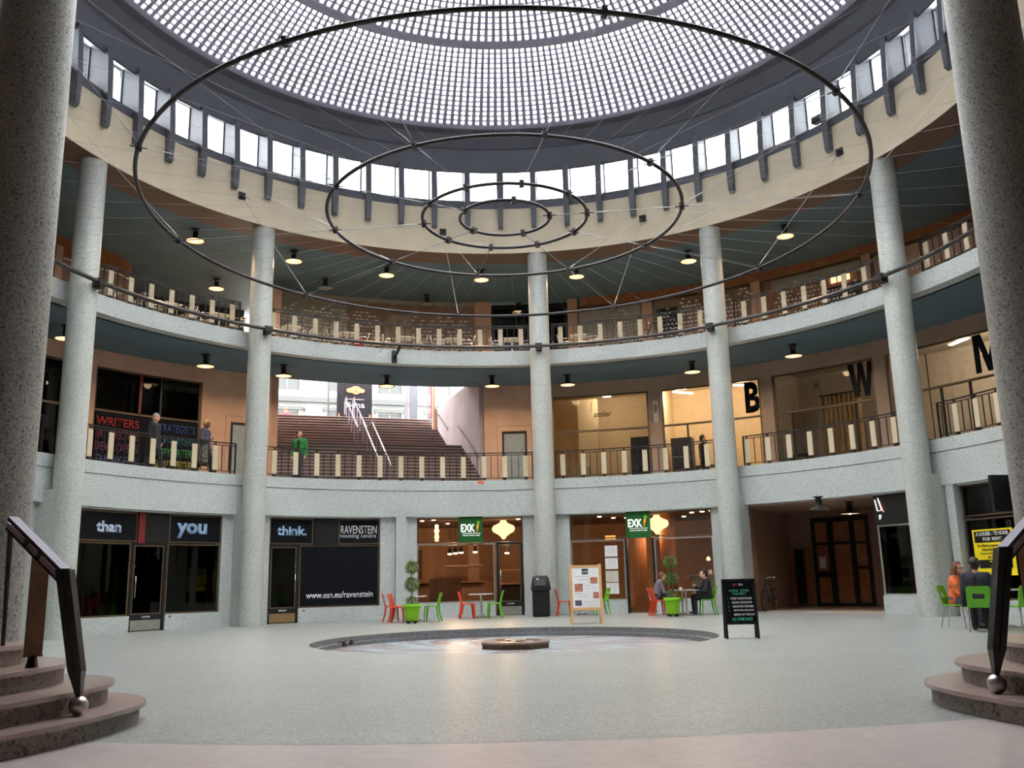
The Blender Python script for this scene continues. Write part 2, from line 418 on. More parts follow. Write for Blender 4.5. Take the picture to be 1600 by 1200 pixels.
# floor with the round basin cut out
fm = MB(); n = 144
for i in range(n):
    a0, a1 = 360*i/n, 360*(i+1)/n
    fm.add([pol(4.05, a0), pol(RW, a0), pol(RW, a1), pol(4.05, a1)], [(0, 1, 2, 3)])
struct(fm.build('floor', 'terrazzo_floor'), 'grey-green speckled terrazzo floor of the round hall')
m = MB(); m.pbox(RW-.06, 22.0, 128, 232, -.06, -.002)
struct(m.build('floor_entrance', 'pink_stone'), 'polished pinkish stone floor at the entrance')
m = MB(); m.pbox(RW-.06, ROUT, -128, 128, -.06, -.002)
struct(m.build('floor_shops', 'room_grey'), 'dark floor inside the shops')
# entrance hall around the camera
e = MB(); e.box(-9.5, 9.5, -27, -26.7, 0, 8.5); e.box(-9.8, -9.5, -27, -11, 0, 8.5); e.box(9.5, 9.8, -27, -11, 0, 8.5)
struct(e.build('wall_entrance', 'brown_wall'), 'dim brown walls of the entrance passage')
e = MB(); e.box(-9.8, 9.8, -27, -12.6, 8.5, 8.7)
struct(e.build('ceiling_entrance', 'tan_wall'), 'ceiling of the entrance passage')

# basin
m = MB(); m.pbox(4.05, 4.25, 0, 360, -.30, -.002, 2.5); m.pbox(3.93, 4.05, 0, 360, -.30, -.115, 2.5)
basin = struct(m.build('basin', 'terrazzo_dark'), 'sunken round basin with a grey stone kerb and ledge')
m = MB(); m.lathe([(3.95, -.30), (3.95, -.2)], 96); m.build('basin_floor', 'pool_paint', basin)
t = thing('fountain_plinth', 'low octagonal reddish brown plinth in the middle of the basin', 'plinth', (0.02, 0.08, -.2))
oc = [(.72*CO(PI/8+PI/4*k), .72*S(PI/8+PI/4*k)) for k in range(8)]
MB().prism(oc, 0, .10).build('plinth_body', 'wood_dark', t)
MB().prism([(x*1.03, y*1.03) for x, y in oc], .10, .135).build('plinth_slab', 'step_tread', t)
for (x, y, r) in ((-.3, .2, .09), (.28, .25, .07), (.1, -.25, .1), (.42, -.05, .06), (-.15, -.1, .06)):
    MB().lathe([(r, .135), (r, .15), (r*.6, .158)], 12, (x, y, 0)).build('nozzle_cap', 'wood_dark', t)
# two pump fittings on the ledge of the basin
for i, (x, y, lb) in enumerate(((538, 1008, 'small bent pipe fitting on the basin ledge'), (549, 1006, 'small round pump fitting on the basin ledge'))):
    P = pz(x, y, -.1); t = thing('pump_fitting', lb, 'fitting', (P.x, P.y, -.115))
    MB().lathe([(.05, 0), (.05, .05), (.03, .06), (.03, .10)], 10).build('body', 'iron', t)
    MB().cyl((0, 0, .07), (-.12 if i == 0 else .06, .03, .09), .018).build('spout', 'bronze', t)

# gallery slabs, ceilings, outer walls
def ringarc(name, m_, R0, R1, arcs, z0, z1, label, da=1.5):
    b = MB()
    for a0, a1 in arcs: b.pbox(R0, R1, a0, a1, z0, z1, da)
    return struct(b.build(name, m_), label)
ringarc('floor_gallery_lower', 'terrazzo_floor', 12.4, ROUT, [(-128, 128)], Z1-.35, Z1-.001, 'floor of the lower gallery')
m = MB()
struct(m.pbox(12.5, ROUT, -128, ST0, G2B, G2B+.06).pbox(12.5, 15.7, ST0, ST1, G2B, G2B+.06).pbox(12.5, ROUT, ST1, 128, G2B, G2B+.06).build('ceiling_gallery_lower', 'blue_ceiling'), 'dark teal ceiling over the lower gallery')
m = MB()
struct(m.pbox(12.5, ROUT, -180, ST0, G2B+.06, Z2-.002).pbox(12.5, 15.7, ST0, ST1, G2B+.06, Z2-.002).pbox(15.7, 17.4, ST0, ST1, Z2-.12, Z2-.002).pbox(12.5, ROUT, ST1, 180, G2B+.06, Z2-.002).build('floor_gallery_upper', 'terrazzo_floor'), 'floor of the upper gallery')
ringarc('ceiling_gallery_upper', 'blue_ceiling', 12.35, ROUT, [(-180, 180)], ZC, ZC+.3, 'dark blue ceiling over the upper gallery')
ringarc('trim_soffit', 'brown_soffit', RCR+.02, 12.35, [(-180, 180)], ZC-.001, ZC+.3, 'brown soffit ring above the columns')
ringarc('wall_outer', 'room_dark', ROUT, ROUT+.2, [(-180, ST0), (ST1, 180)], 0, ZC+.3, None, 3)
ringarc('wall_outer_stairs', 'room_dark', ROUT, ROUT+.2, [(ST0, ST1)], 0, Z1-.2, None, 3)
# gallery fascias in pale terrazzo, with a groove on the lower one
m = MB(); m.pbox(RG1+.02, 12.6, -128, 128, G1B, 4.135); m.pbox(RG1+.05, 12.6, -128, 128, 4.135, 4.155); m.pbox(RG1, 12.6, -128, 128, 4.155, Z1)
struct(m.build('trim_gallery_lower', 'terrazzo_pale'), 'pale speckled terrazzo fascia of the lower gallery')
m = MB(); m.pbox(RG2, 12.6, -180, 180, G2B-.0, Z2)
struct(m.build('trim_gallery_upper', 'terrazzo_pale'), 'pale speckled terrazzo fascia of the upper gallery')
m = MB(); m.pbox(RCR, RCR+.45, -180, 180, ZC, 14.05)
struct(m.build('wall_cream_band', 'cream'), 'plain cream band below the clerestory windows')

# lantern: sill, ring beam, fins, window panes
m = MB()
prof = [(RCR-.01, 14.03), (RCR-.03, 14.28), (11.74, 14.5), (12.25, 14.5), (12.25, 14.0)]
def revolve(b, prof, n=180, smooth=False):
    R = [[pol(r, 360*i/n, z) for (r, z) in prof] for i in range(n)]; k = len(prof)
    vs = [v for q in R for v in q]; fs = []
    for i in range(n):
        j = (i+1) % n
        for q in range(k): l = (q+1) % k; fs.append((i*k+q, j*k+q, j*k+l, i*k+l))
    b.add(vs, fs, smooth); return b
lant = struct(revolve(m, prof).build('wall_lantern', 'lantern_grey'), 'dark grey clerestory ring with upright fins and windows')
m = MB(); revolve(m, [(12.25, 15.96), (11.27, 15.40), (11.22, 15.44), (11.04, 16.25), (10.82, 16.66), (10.60, 16.74), (10.60, 16.95), (12.25, 17.2)])
m.build('ring_beam', 'lantern_grey', lant)
m = MB(); revolve(m, [(10.98, 16.22), (11.06, 16.18), (11.08, 16.28), (11.0, 16.30)]); m.build('beam_moulding', 'lantern_grey', lant)
FIN0 = -0.75
finp = [(11.26, 13.28), (11.16, 13.22), (11.06, 13.30), (11.04, 14.0), (11.14, 15.55), (11.4, 15.75), (11.78, 15.8), (11.78, 14.4), (11.30, 14.22)]
fm_ = MB(); th = .10
vs = [Vector((sx*th*(.8 if z < 13.6 else 1), r, z)) for sx in (-1, 1) for (r, z) in finp]; k = len(finp)
fm_.add(vs, [tuple(range(k)), tuple(reversed(range(k, 2*k)))]+[(q, (q+1) % k, k+(q+1) % k, k+q) for q in range(k)])
fme = fm_.mesh('fin'); fme.materials.append(MATS['fin_grey'])
pane = MB().pbox(11.77, 11.785, .55, 5.45, 14.48, 15.72).mesh('window_pane'); pane.materials.append(MATS['glass_roof'])
fr_ = MB(); fr_.pbox(11.74, 11.79, .45, .62, 14.48, 15.72); fr_.pbox(11.74, 11.79, 5.38, 5.55, 14.48, 15.72); fr_.pbox(11.74, 11.79, .45, 5.55, 14.48, 14.55); fr_.pbox(11.74, 11.79, .45, 5.55, 15.66, 15.72)
frme = fr_.mesh('window_frame'); frme.materials.append(MATS['lantern_grey'])
for k in range(60):
    R_ = Matrix.Rotation(-rad(FIN0+6*k), 4, 'Z')
    obj('fin', fme, None, lant, R_); obj('window_pane', pane, None, lant, R_); obj('window_frame', frme, None, lant, R_)

# glass-brick dome
RS = 17.8; zc0 = 16.80-math.sqrt(RS*RS-10.59**2)
def zd(r): return zc0+math.sqrt(RS*RS-r*r)
def rowr(r0, r1, nrow):
    t0, t1 = math.asin(r0/RS), math.asin(r1/RS)
    return [RS*S(t0+(t1-t0)*i/nrow) for i in range(nrow+1)]
g = MB(); bricks = []
def cell(r0, r1, a0, a1, cw, cr):
    ac = (a0+a1)/2; da = (a1-a0)/2; rc = (r0+r1)/2; dr = (r1-r0)/2
    hw = cw/2/rc*180/PI; hr = cr
    rin0, rin1 = rc-dr*hr, rc+dr*hr; b0, b1 = ac-hw, ac+hw
    o = [pol(r0, a0, zd(r0)), pol(r0, a1, zd(r0)), pol(r1, a1, zd(r1)), pol(r1, a0, zd(r1))]
    i_ = [pol(rin0, b0, zd(rin0)), pol(rin0, b1, zd(rin0)), pol(rin1, b1, zd(rin1)), pol(rin1, b0, zd(rin1))]
    up = Vector((0, 0, .06)); i2 = [v+up for v in i_]
    g.add(o+i_+i2, [(q, (q+1) % 4, 4+(q+1) % 4, 4+q) for q in range(4)]+[(4+q, 4+(q+1) % 4, 8+(q+1) % 4, 8+q) for q in range(4)])
    bricks.append((rin0, rin1, b0, b1))
def zone(r0, r1, nrow, ncol, cw):
    rr = rowr(r0, r1, nrow)
    for j in range(nrow):
        for i in range(ncol): cell(rr[j], rr[j+1], 360*i/ncol, 360*(i+1)/ncol, cw, .80)
zone(8.10, 10.52, 16, 256, .132); zone(4.4, 7.87, 17, 200, .138); zone(1.2, 4.2, 14, 84, .10)
dome = struct(g.build('ceiling', 'dome_concrete'), 'shallow glass-brick dome with dark concrete ribs over the hall')
m = MB()
for (r0, r1) in ((7.87, 8.10), (10.52, 10.64), (4.2, 4.4)):
    revolve(m, [(r0, zd(r0)-.015), (r1, zd(r1)-.015), (r1, zd(r1)+.06), (r0, zd(r0)+.06)])
m.lathe([(1.2, zd(1.2)), (1.2, zd(1.2)+.1)], 48); m.build('dome_ring', 'dome_concrete', dome)
def brick_geo(b, q):
    r0, r1, a0, a1 = q; am = (a0+a1)/2; c = .13
    def ringp(dz, k):
        rr0 = r0+(r1-r0)*k; rr1 = r1-(r1-r0)*k; aa0 = a0+(a1-a0)*k; aa1 = a1-(a1-a0)*k
        P = []
        for (r, a) in ((rr0, aa0+(aa1-aa0)*c), (rr0, aa1-(aa1-aa0)*c), (rr0+(rr1-rr0)*c, aa1), (rr1-(rr1-rr0)*c, aa1), (rr1, aa1-(aa1-aa0)*c), (rr1, aa0+(aa1-aa0)*c), (rr1-(rr1-rr0)*c, aa0), (rr0+(rr1-rr0)*c, aa0)):
            P.append(pol(r, a, zd(r)+dz))
        return P
    A = ringp(.035, 0); B = ringp(.015, .12)
    b.add(A+B, [(q_, (q_+1) % 8, 8+(q_+1) % 8, 8+q_) for q_ in range(8)]+[tuple(range(8, 16))], False)
def parea(q):
    r0, r1, a0, a1 = q; P = [proj(pol(r, a, zd(r))) for (r, a) in ((r0, a0), (r0, a1), (r1, a1), (r1, a0))]
    if not all(-5 < x < 1605 and 0 < y < 1200 for x, y in P): return 0
    return abs(sum(P[i][0]*P[(i+1) % 4][1]-P[(i+1) % 4][0]*P[i][1] for i in range(4)))/2
order = sorted(bricks, key=parea, reverse=True)
for q in order[:300]: b = MB(); brick_geo(b, q); b.build('glass_brick', 'glass_roof', dome)
b = MB()
for q in order[300:]: brick_geo(b, q)
o = b.build('glass_brick_field', 'glass_roof', dome); o['kind'] = 'stuff'

# columns
COLPX = [(118.7, 600), (403.5, 600), (845, 600), (1125.6, 600), (1417.5, 600)]
CA = [pcyl(x, y, RCOL)[0] for x, y in COLPX]
clab = ['pale speckled round column beside the "than you" shop windows, further from the "think." door',
        'pale speckled round column between the "you" window and the "think." door',
        'pale speckled round column behind the black litter bin',
        'pale speckled round column with the chalkboard in front of its foot',
        'pale speckled round column beside the yellow rental poster']
def column(a, label, R=RCOL, z0=0, stad=True, r=rCOL, m_='terrazzo_column'):
    t = thing('column', label, 'column', pol(R, a, z0), -rad(a), None)
    b = MB(); b.lathe([(r, 0), (r, ZC-z0)], 40); b.build('shaft', m_, t)
    if stad:
        b = MB(); b.box(-r, r, 0, RW+.1-R, 0, G1B+.3-z0); b.build('fin_base', 'terrazzo_column', t)
        b = MB(); b.box(-.09, .09, r*.6, RG1+.1-R, G2B, Z2); b.build('web', 'terrazzo_column', t)
    return t
for a, l in zip(CA, clab): column(a, l)
column(-154.6, 'big shade-toned speckled column beside the curved steps, wood panel railing on its right', 11.5, 0, False, .35, 'terrazzo_entry_dim')
column(153.0, 'big shade-toned speckled column beside the curved steps, railing on its left', 11.5, 0, False, .35, 'terrazzo_entry_dim')
column(CA[0]-32, 'speckled column further round past the "than" window', stad=True)
column(CA[4]+32, 'speckled column further round past the yellow rental poster', stad=True)
# ------------------------------------------------------------------ ground-floor wall and shop fronts
def wallpart(name, arcs, m_='terrazzo_pale', label=None, R0=RW, R1=12.55):
    b = MB()
    for (a0, a1, z0, z1) in arcs: b.pbox(R0, R1, a0, a1, z0, z1)
    return struct(b.build(name, m_), label)
TOP = G1B
wallpart('wall_ground_left', [(-128, -66.9, 0, TOP), (-66.9, -58.6, 0, .43), (-53.3, -45.4, 0, .43), (-66.9, -45.4, 3.24, TOP), (-45.4, -38.1, 0, TOP)], label='pale terrazzo wall around the "than you" shop')
wallpart('wall_ground_middle', [(-33.4, -20.9, 0, .44), (-38.1, -20.9, 3.24, TOP), (-20.9, -15.1, 0, TOP), (-15.1, -2.8, 0, .46), (-15.1, 1.75, 3.26, TOP), (1.75, 9.2, 0, TOP)], label='pale terrazzo wall between the shop fronts')
wallpart('wall_ground_right', [(9.2, 17.8, 0, .43), (22.3, 31.6, 0, .43), (9.2, 31.6, 3.26, TOP), (31.6, 35.6, 0, TOP), (56.6, 62.2, 0, .5), (56.6, 62.2, 3.24, TOP), (62.2, 69.4, 0, TOP), (69.4, 88, 0, .4), (69.4, 88, 3.24, TOP), (88, 128, 0, TOP)], label='pale terrazzo wall of the right-hand shops')
b = MB(); b.pbox(12.02, 12.3, -18.55, -16.9, 0, TOP); struct(b.build('trim_pilaster', 'terrazzo_pale'), 'narrow terrazzo pilaster between the meeting centre and the cafe')
b = MB(); b.pbox(12.05, 12.3, 68.2, 69.4, 0, TOP); struct(b.build('trim_pilaster_right', 'terrazzo_pale'), 'narrow terrazzo pilaster beside the yellow rental poster')
WN = [0]
def shop_window(a0, a1, z0, z1, label, glassm='glass_smoke', frame='bronze', w=.22, R=12.3, bars=()):
    WN[0] += 1; t = sempty('window_%d' % WN[0], label)
    da = w
    for (p0, p1, q0, q1) in ((a0, a0+da, z0, z1), (a1-da, a1, z0, z1), (a0, a1, z0, z0+.045), (a0, a1, z1-.045, z1)):
        b = MB(); b.pbox(R-.03, R+.04, p0, p1, q0, q1); b.build('frame_bar', frame, t)
    for x in bars: b = MB(); b.pbox(R-.03, R+.04, x-da/2, x+da/2, z0, z1); b.build('mullion', frame, t)
    b = MB(); b.pbox(R, R+.012, a0+da, a1-da, z0+.045, z1-.045); b.build('window_pane', glassm, t)
    return t
DN = [0]
def shop_door(a0, a1, z1, label, glassm='glass_smoke', hinge=1, plate='alu', R=12.3, numbers=None):
    DN[0] += 1; t = sempty('door_%d' % DN[0], label)
    for (p0, p1, q0, q1) in ((a0, a0+.35, 0, z1), (a1-.35, a1, 0, z1), (a0, a1, z1-.07, z1)):
        b = MB(); b.pbox(R-.04, R+.05, p0, p1, q0, q1); b.build('door_frame', 'black', t)
    p0, p1 = a0+.38, a1-.38
    b = MB(); b.pbox(R-.02, R+.03, p0, p1, .03, .30); b.build('kick_plate', plate, t)
    b = MB(); b.pbox(R-.02, R+.03, p0, p1, .30, .45); lf = b.build('lower_rail', 'black', t)
    am = (p0+p1)/2; b = MB(); b.box(-.13, .13, -.025, .025, 0, .012, FR(am, R-.03, .385)); b.build('letter_slot', 'chrome', lf)
    b = MB()
    for (x0, x1, q0, q1) in ((p0, p0+.2, .45, z1-.08), (p1-.2, p1, .45, z1-.08), (p0, p1, .45, .49), (p0, p1, z1-.12, z1-.08)): b.pbox(R-.02, R+.03, x0, x1, q0, q1)
    b.build('leaf_frame', 'bronze', t)
    b = MB(); b.pbox(R, R+.012, p0+.2, p1-.2, .49, z1-.12); b.build('door_pane', glassm, t)
    ah = p0+.25 if hinge > 0 else p1-.25
    M = FR(ah, R-.03, 1.2)
    hb = MB(); hb.tube([M @ Vector(v) for v in ((0, -.28, 0), (.0, -.28, .06), (0, .28, .06), (0, .28, 0))], .014, 8); hb.build('door_handle', 'chrome', t)
    hb = MB(); hb.lathe([(.02, 0), (.02, .015)], 12, M=FR(ah, R-.03, 1.75)); hb.build('lock', 'chrome', t)
    return t
def header_panel(name, a0, a1, z0, z1, m_, label, cat='sign', R=12.26, d=.03):
    b = MB(); b.pbox(R, R+d, a0, a1, z0, z1); o = b.build(name, m_); return tag(o, label, cat)
ZT = 2.41
# bay 1: "than you"
shop_window(-66.85, -58.65, .43, ZT-.02, 'dark shop window under the word "than"')
shop_window(-53.3, -45.45, .43, ZT-.02, 'dark shop window under the word "you"')
shop_door(-58.55, -53.35, ZT, 'dark glass shop door between the "than" and "you" windows', hinge=1)
def sign_text(nm, a0, a1, z0, z1, m_, label, items, R=12.26, d=.03, frame=None):
    t = thing(nm, label, 'sign', (0, 0, 0)); b = MB(); b.pbox(R, R+d, a0, a1, z0, z1); b.build('panel', m_, t)
    if frame:
        for (p0, p1, q0, q1) in ((a0, a0+.2, z0, z1), (a1-.2, a1, z0, z1), (a0, a1, z0, z0+.04), (a0, a1, z1-.04, z1)):
            b = MB(); b.pbox(R-.015, R+d, p0, p1, q0, q1); b.build('panel_edge', frame, t)
    for (body, mm, h, wd, a, z, kw) in items: text(body, mm, h, FR(a, R-.004, z), t, width=wd, **kw)
    return t
BD = dict(bold=.04)
sign_text('shop_sign', -66.85, -58.0, ZT, 3.22, 'vinyl_black', 'black sign panel with the white word "than"', [('than', 'text_pale', .30, .80, -62.25, 2.80, BD)], frame='bronze')
sign_text('shop_sign', -53.3, -45.45, ZT, 3.22, 'vinyl_black', 'black sign panel with the pale blue word "you"', [('you', 'text_blue', .44, .98, -49.85, 2.77, BD)], frame='bronze')
b = MB(); b.pbox(12.2, 12.3, -57.95, -57.0, 2.38, 3.24); tag(b.build('sign_strip', 'red_strip'), 'narrow red upright strip beside the word "than"', 'sign')
b = MB(); b.pbox(12.24, 12.3, -56.95, -53.4, ZT, 3.22); tag(b.build('blank_panel', 'black'), 'blank black panel above the shop door between "than" and "you"', 'panel')
# bay 2: "think." / meeting centre
shop_door(-38.05, -33.35, ZT, 'dark glass shop door under the word "think."', hinge=-1, plate='brass_plate')
shop_window(-33.3, -20.95, .44, ZT-.02, 'shop window covered in black film with a web address', glassm='glass_clear', bars=())
t = thing('window_film', 'black film poster filling the meeting centre window with a white web address', 'poster')
b = MB(); b.pbox(12.27, 12.285, -33.0, -21.2, .49, ZT-.07); b.build('film', 'vinyl_black', t)
text('www.esn.eu/ravenstein', 'text_white', .20, FR(-27.05, 12.262, .82), t, width=2.2, bold=.012)
sign_text('shop_sign', -38.05, -31.3, ZT, 3.22, 'vinyl_black', 'black sign panel with the blue word "think."', [('think.', 'text_blue', .30, .98, -34.6, 2.83, BD)], frame='bronze')
b = MB(); b.pbox(12.25, 12.3, -31.2, -27.5, ZT-.04, 3.23); tag(b.build('blank_panel', 'black'), 'blank black panel between the "think." and the meeting centre signs', 'panel')
sign_text('shop_sign', -27.4, -20.95, ZT, 3.22, 'vinyl_black', 'black sign panel reading RAVENSTEIN meeting centre in white', [('RAVENSTEIN', 'text_white', .27, 1.2, -24.2, 2.88, dict(bold=.006)), ('meeting centre', 'text_white', .15, 1.2, -24.3, 2.66, dict(bold=.0))], frame='bronze')
# bay 3: cafe
shop_window(-15.05, -2.8, .46, ZT-.02, 'wide cafe window behind the red and green chairs', 'glass_cafe', 'alu')
shop_window(-15.05, 1.75, ZT+.02, 3.25, 'cafe transom window with a pumpkin-shaped lamp behind it', 'glass_cafe', 'bronze')
shop_door(-2.55, 1.65, ZT, 'cafe glass door with black frame', 'glass_cafe', hinge=1)
# bay 4: cafe entrance
shop_window(9.25, 17.75, .43, ZT-.02, 'cafe window with paper menus stuck inside', 'glass_cafe', 'alu')
shop_window(22.35, 31.55, .43, ZT-.02, 'cafe window behind the seated guests', 'glass_cafe', 'alu')
shop_window(9.25, 31.55, ZT+.02, 3.25, 'long cafe transom window over the open doorway', 'glass_cafe', 'bronze')
b = MB(); b.pbox(12.25, 12.38, 17.8, 18.15, 0, ZT); b.pbox(12.25, 12.38, 22.0, 22.3, 0, ZT); struct(b.build('trim_cafe_door', 'black'), 'black posts of the open cafe doorway')
def cafe_sign(a, label):
    t = thing('cafe_sign', label, 'sign', (0, 0, 0), 0, None)
    M = FR(a, 12.16, 2.85); b = MB(); b.box(-.405, .405, -.435, .435, -.06, .04, M); b.build('panel', 'sign_green', t)
    text('EXK', 'sign_white', .26, FR(a-.42, 12.118, 2.90), t, width=.48, bold=.025)
    text('natural, fresh & ready', 'sign_white', .06, FR(a+.1, 12.118, 2.655), t, width=.58, bold=.01)
    b = MB(); b.box(-.31, .31, -.006, .006, 0, .004, FR(a+.1, 12.118, 2.725)); b.build('underline', 'sign_white', t)
    b = MB(); b.prism([(.0, -.14), (.045, .0), (.07, .10), (.0, .12), (-.015, .02)], 0, .006, FR(a+1.02, 12.118, 2.90)); c_ = b.build('carrot', 'carrot', t)
    b = MB()
    for (dx, dz) in ((-.03, .11), (.02, .15), (.075, .10)): b.prism([(.02, .10), (.05, .10), (.035+dx+.012, .12+dz), (.035+dx-.012, .12+dz)], 0, .006, FR(a+1.02, 12.118, 2.90))
    b.build('carrot_leaves', 'carrot_leaf', c_)
cafe_sign(-6.6, 'green cafe sign with a carrot on the front with the glazed door'); cafe_sign(20.1, 'green cafe sign with a carrot over the open cafe doorway')
# paper menus behind the cafe window
for i, z in enumerate((2.03, 1.62, 1.2, .82)):
    a = 15.55; b = MB(); b.pbox(12.262, 12.266, a-1.0, a+1.0, z-.19, z+.17); o = b.build('menu_sheet', 'paper' if i != 2 else 'paper_cream')
    tag(o, ['top paper menu', 'second paper menu from the top', 'cream coloured paper menu third from the top', 'lowest paper menu'][i]+' on the cafe window', 'menu')
    for q in range(2):
        for l in range(3):
            b = MB(); b.box(-.12+q*.14, -.02+q*.14, .09-l*.07, .10-l*.07, 0, .002, FR(a, 12.261, z)); b.build('print_line', 'menu_grey', o)
    b = MB(); b.pbox(12.25, 12.268, a-1.08, a+1.08, z-.205, z-.188); b.build('holder', 'wood_orange', o)
# bay 5: passage with doors; stub window
shop_window(56.6, 62.15, .5, ZT, 'narrow dark window at the passage corner', 'glass_smoke', 'alu')
b = MB(); b.pbox(12.2, 12.5, 56.6, 62.2, ZT, 3.24); struct(b.build('trim_fascia_passage', 'black'), 'black panel above the narrow window at the passage corner')
# bay 6: rental shop
shop_window(69.5, 88, .4, ZT-.02, 'dark window of the shop to let', 'glass_smoke', 'bronze', bars=(76.8,))
shop_window(69.5, 88, ZT+.02, 3.24, 'dark transom window of the shop to let', 'glass_smoke', 'bronze', bars=())
t = thing('rental_poster', 'bright yellow poster with black headings in the shop to let', 'poster')
b = MB(); b.pbox(12.28, 12.292, 70.35, 76.2, .98, 2.10); b.build('sheet', 'yellow', t)
b = MB(); b.pbox(12.274, 12.28, 70.6, 75.9, 1.78, 2.06); b.build('heading_band', 'black', t)
b = MB(); b.pbox(12.274, 12.28, 70.9, 75.7, 1.16, 1.36); b.build('number_band', 'black', t)
for (s_, m_, h, wd, z, bo) in (('A LOUER - TE HUUR', 'paper', .09, 1.02, 1.99, .02), ('FOR RENT', 'paper', .085, .6, 1.86, .02), ('Surface commerciale', 'black', .075, 1.0, 1.71, .0), ('Handelsruimte', 'black', .075, .72, 1.61, .0), ('Commercial space', 'black', .075, .9, 1.51, .0), ('INFO', 'black', .06, .4, 1.415, .02), ('76', 'yellow', .15, .34, 1.26, .03)):
    text(s_, m_, h, FR(73.27, 12.27, z), t, width=wd, bold=bo)
def neon_box(a, R, label):
    t = thing('neon_box', label, 'sign', (0, 0, 0)); M = FR(a, R, 2.85)
    b = MB(); b.box(-.05, .05, -.42, .42, -.45, .45, M); b.build('box_body', 'black', t)
    b = MB(); b.tube([M @ Vector((-.055, .3, .1)), M @ Vector((-.055, -.1, .12)), M @ Vector((-.055, -.1, -.1)), M @ Vector((-.055, .3, -.02))], .012, 6); b.build('neon_tube', 'neon_white', t)
    b = MB(); b.tube([M @ Vector((-.055, .28, -.05)), M @ Vector((-.055, 0, -.14)), M @ Vector((-.055, -.12, -.2))], .010, 6); b.build('neon_tube', 'neon_red', t)
    text('F', 'neon_white', .14, M @ Matrix.Translation((-.06, -.24, 0)) @ Matrix.Rotation(-PI/2, 4, 'Y'), t, bold=.01, bend=False)
neon_box(79.4, 11.75, 'black box sign with a neon figure beside the yellow rental poster')

t = thing('neon_figure', 'white and red neon figure on the black panel at the passage corner', 'sign'); M = FR(57.5, 12.19, 2.85)
MB().tube([M @ Vector(v) for v in ((-.12, .26, .02), (-.06, -.05, .03), (.08, -.05, .03), (-.02, .3, .02))], .012, 6).build('neon_tube', 'neon_white', t)
MB().tube([M @ Vector(v) for v in ((.02, .22, .02), (.1, -.02, .03), (.14, -.1, .03))], .010, 6).build('neon_tube', 'neon_red', t)
text('F', 'neon_white', .13, FR(57.5, 12.185, 2.62), t, bold=.01)
for (a, s_, w_) in ((-52.6, '47', '"you"'), (-32.6, '49', 'web address')): t = thing('house_number', 'tiny dark house number under the %s window' % w_, 'number'); text(s_, 'iron', .07, FR(a, 12.198, .36), t, bold=.02)
# ------------------------------------------------------------------ rooms behind the shop fronts
def radial_wall(name, a, R0, R1, z0, z1, m_, label=None, th=.12):
    M = FR(a, R0, z0); b = MB(); b.box(-th/2, th/2, 0, z1-z0, -(R1-R0), 0, M); return struct(b.build(name, m_), label)
def room(nm, a0, a1, R0, R1, z0, z1, wallm, ceilm, floorm, label, sides=(True, True)):
    b = MB(); b.pbox(R1, R1+.1, a0, a1, z0, z1); struct(b.build('wall_'+nm, wallm), 'back wall of '+label)
    b = MB(); b.pbox(R0, R1, a0, a1, z1, z1+.06); struct(b.build('ceiling_'+nm, ceilm), 'ceiling of '+label)
    b = MB(); b.pbox(R0, R1, a0, a1, z0, z0+.012); struct(b.build('floor_'+nm, floorm), 'floor of '+label)
    if sides[0]: radial_wall('wall_'+nm+'_side', a0, R0, R1, z0, z1, wallm, 'side wall of '+label)
    if sides[1]: radial_wall('wall_'+nm+'_end', a1, R0, R1, z0, z1, wallm, 'end wall of '+label)
room('shop_than_you', -67.5, -44.5, 12.5, 15.0, 0, 3.25, 'room_dark', 'room_dark', 'room_dark', 'the dark "than you" shop')
room('meeting_centre', -38.8, -20, 12.5, 15.0, 0, 3.25, 'room_dark', 'room_dark', 'room_dark', 'the dark meeting centre')
room('cafe', -15.8, 34.2, 12.5, 18.0, 0, 3.25, 'room_rust', 'room_brown', 'room_dark', 'the warm lit cafe')
room('shop_to_let', 69, 89, 12.5, 15.0, 0, 3.25, 'room_dark', 'room_dark', 'room_dark', 'the dark shop to let')
# passage
b = MB(); b.pbox(12.5, 18.2, 34.3, 56.6, 3.25, 3.32); struct(b.build('ceiling_passage', 'tan_wall'), 'ceiling of the passage')
b = MB(); b.pbox(17.5, 17.7, 34.3, 56.6, 0, 3.25); struct(b.build('wall_passage', 'brown_wall'), 'brown end wall of the passage')
b = MB(); b.pbox(13.9, 17.5, 34.6, 56.6, 0, .02); struct(b.build('floor_passage', 'step_tread'), 'reddish floor of the passage')
radial_wall('wall_passage_right', 56.4, 12.6, 17.6, 0, 3.25, 'room_dark', 'dark side of the passage')
radial_wall('wall_passage_left', 35.3, 12.3, 13.7, 0, 3.25, 'tan_wall', 'tan side wall of the passage')
radial_wall('wall_passage_far_left', 34.7, 13.7, 17.6, 0, 3.25, 'tan_wall', 'tan wall deeper in the passage')
b = MB(); b.pbox(13.6, 13.75, 34.5, 35.3, 0, 3.25); struct(b.build('wall_passage_return', 'tan_wall'), 'short return wall in the passage')
q0, q1 = pcyl(1272, 880, 17.42)[0], pcyl(1362, 880, 17.42)[0]; qd = (q1-q0)/7.2
DN[0] += 1; t = sempty('door_%d' % DN[0], 'black framed glazed doors with amber panes at the end of the passage')
for (p0, p1, z0, z1) in ((0, .4, 0, 3.0), (2.0, 2.7, 0, 3.0), (4.8, 5.4, 0, 3.0), (6.8, 7.2, 0, 3.0), (0, 7.2, 2.9, 3.05), (2.0, 5.4, 2.1, 2.2), (0, 2.2, 2.1, 2.18), (5.2, 7.2, 2.1, 2.18), (0, 7.2, 0.02, .12), (5.2, 7.2, 1.25, 1.35), (0, 2.2, 1.0, 1.2)):
    b = MB(); b.pbox(17.40, 17.48, q0+p0*qd, q0+p1*qd, z0, z1); b.build('door_bar', 'black', t)
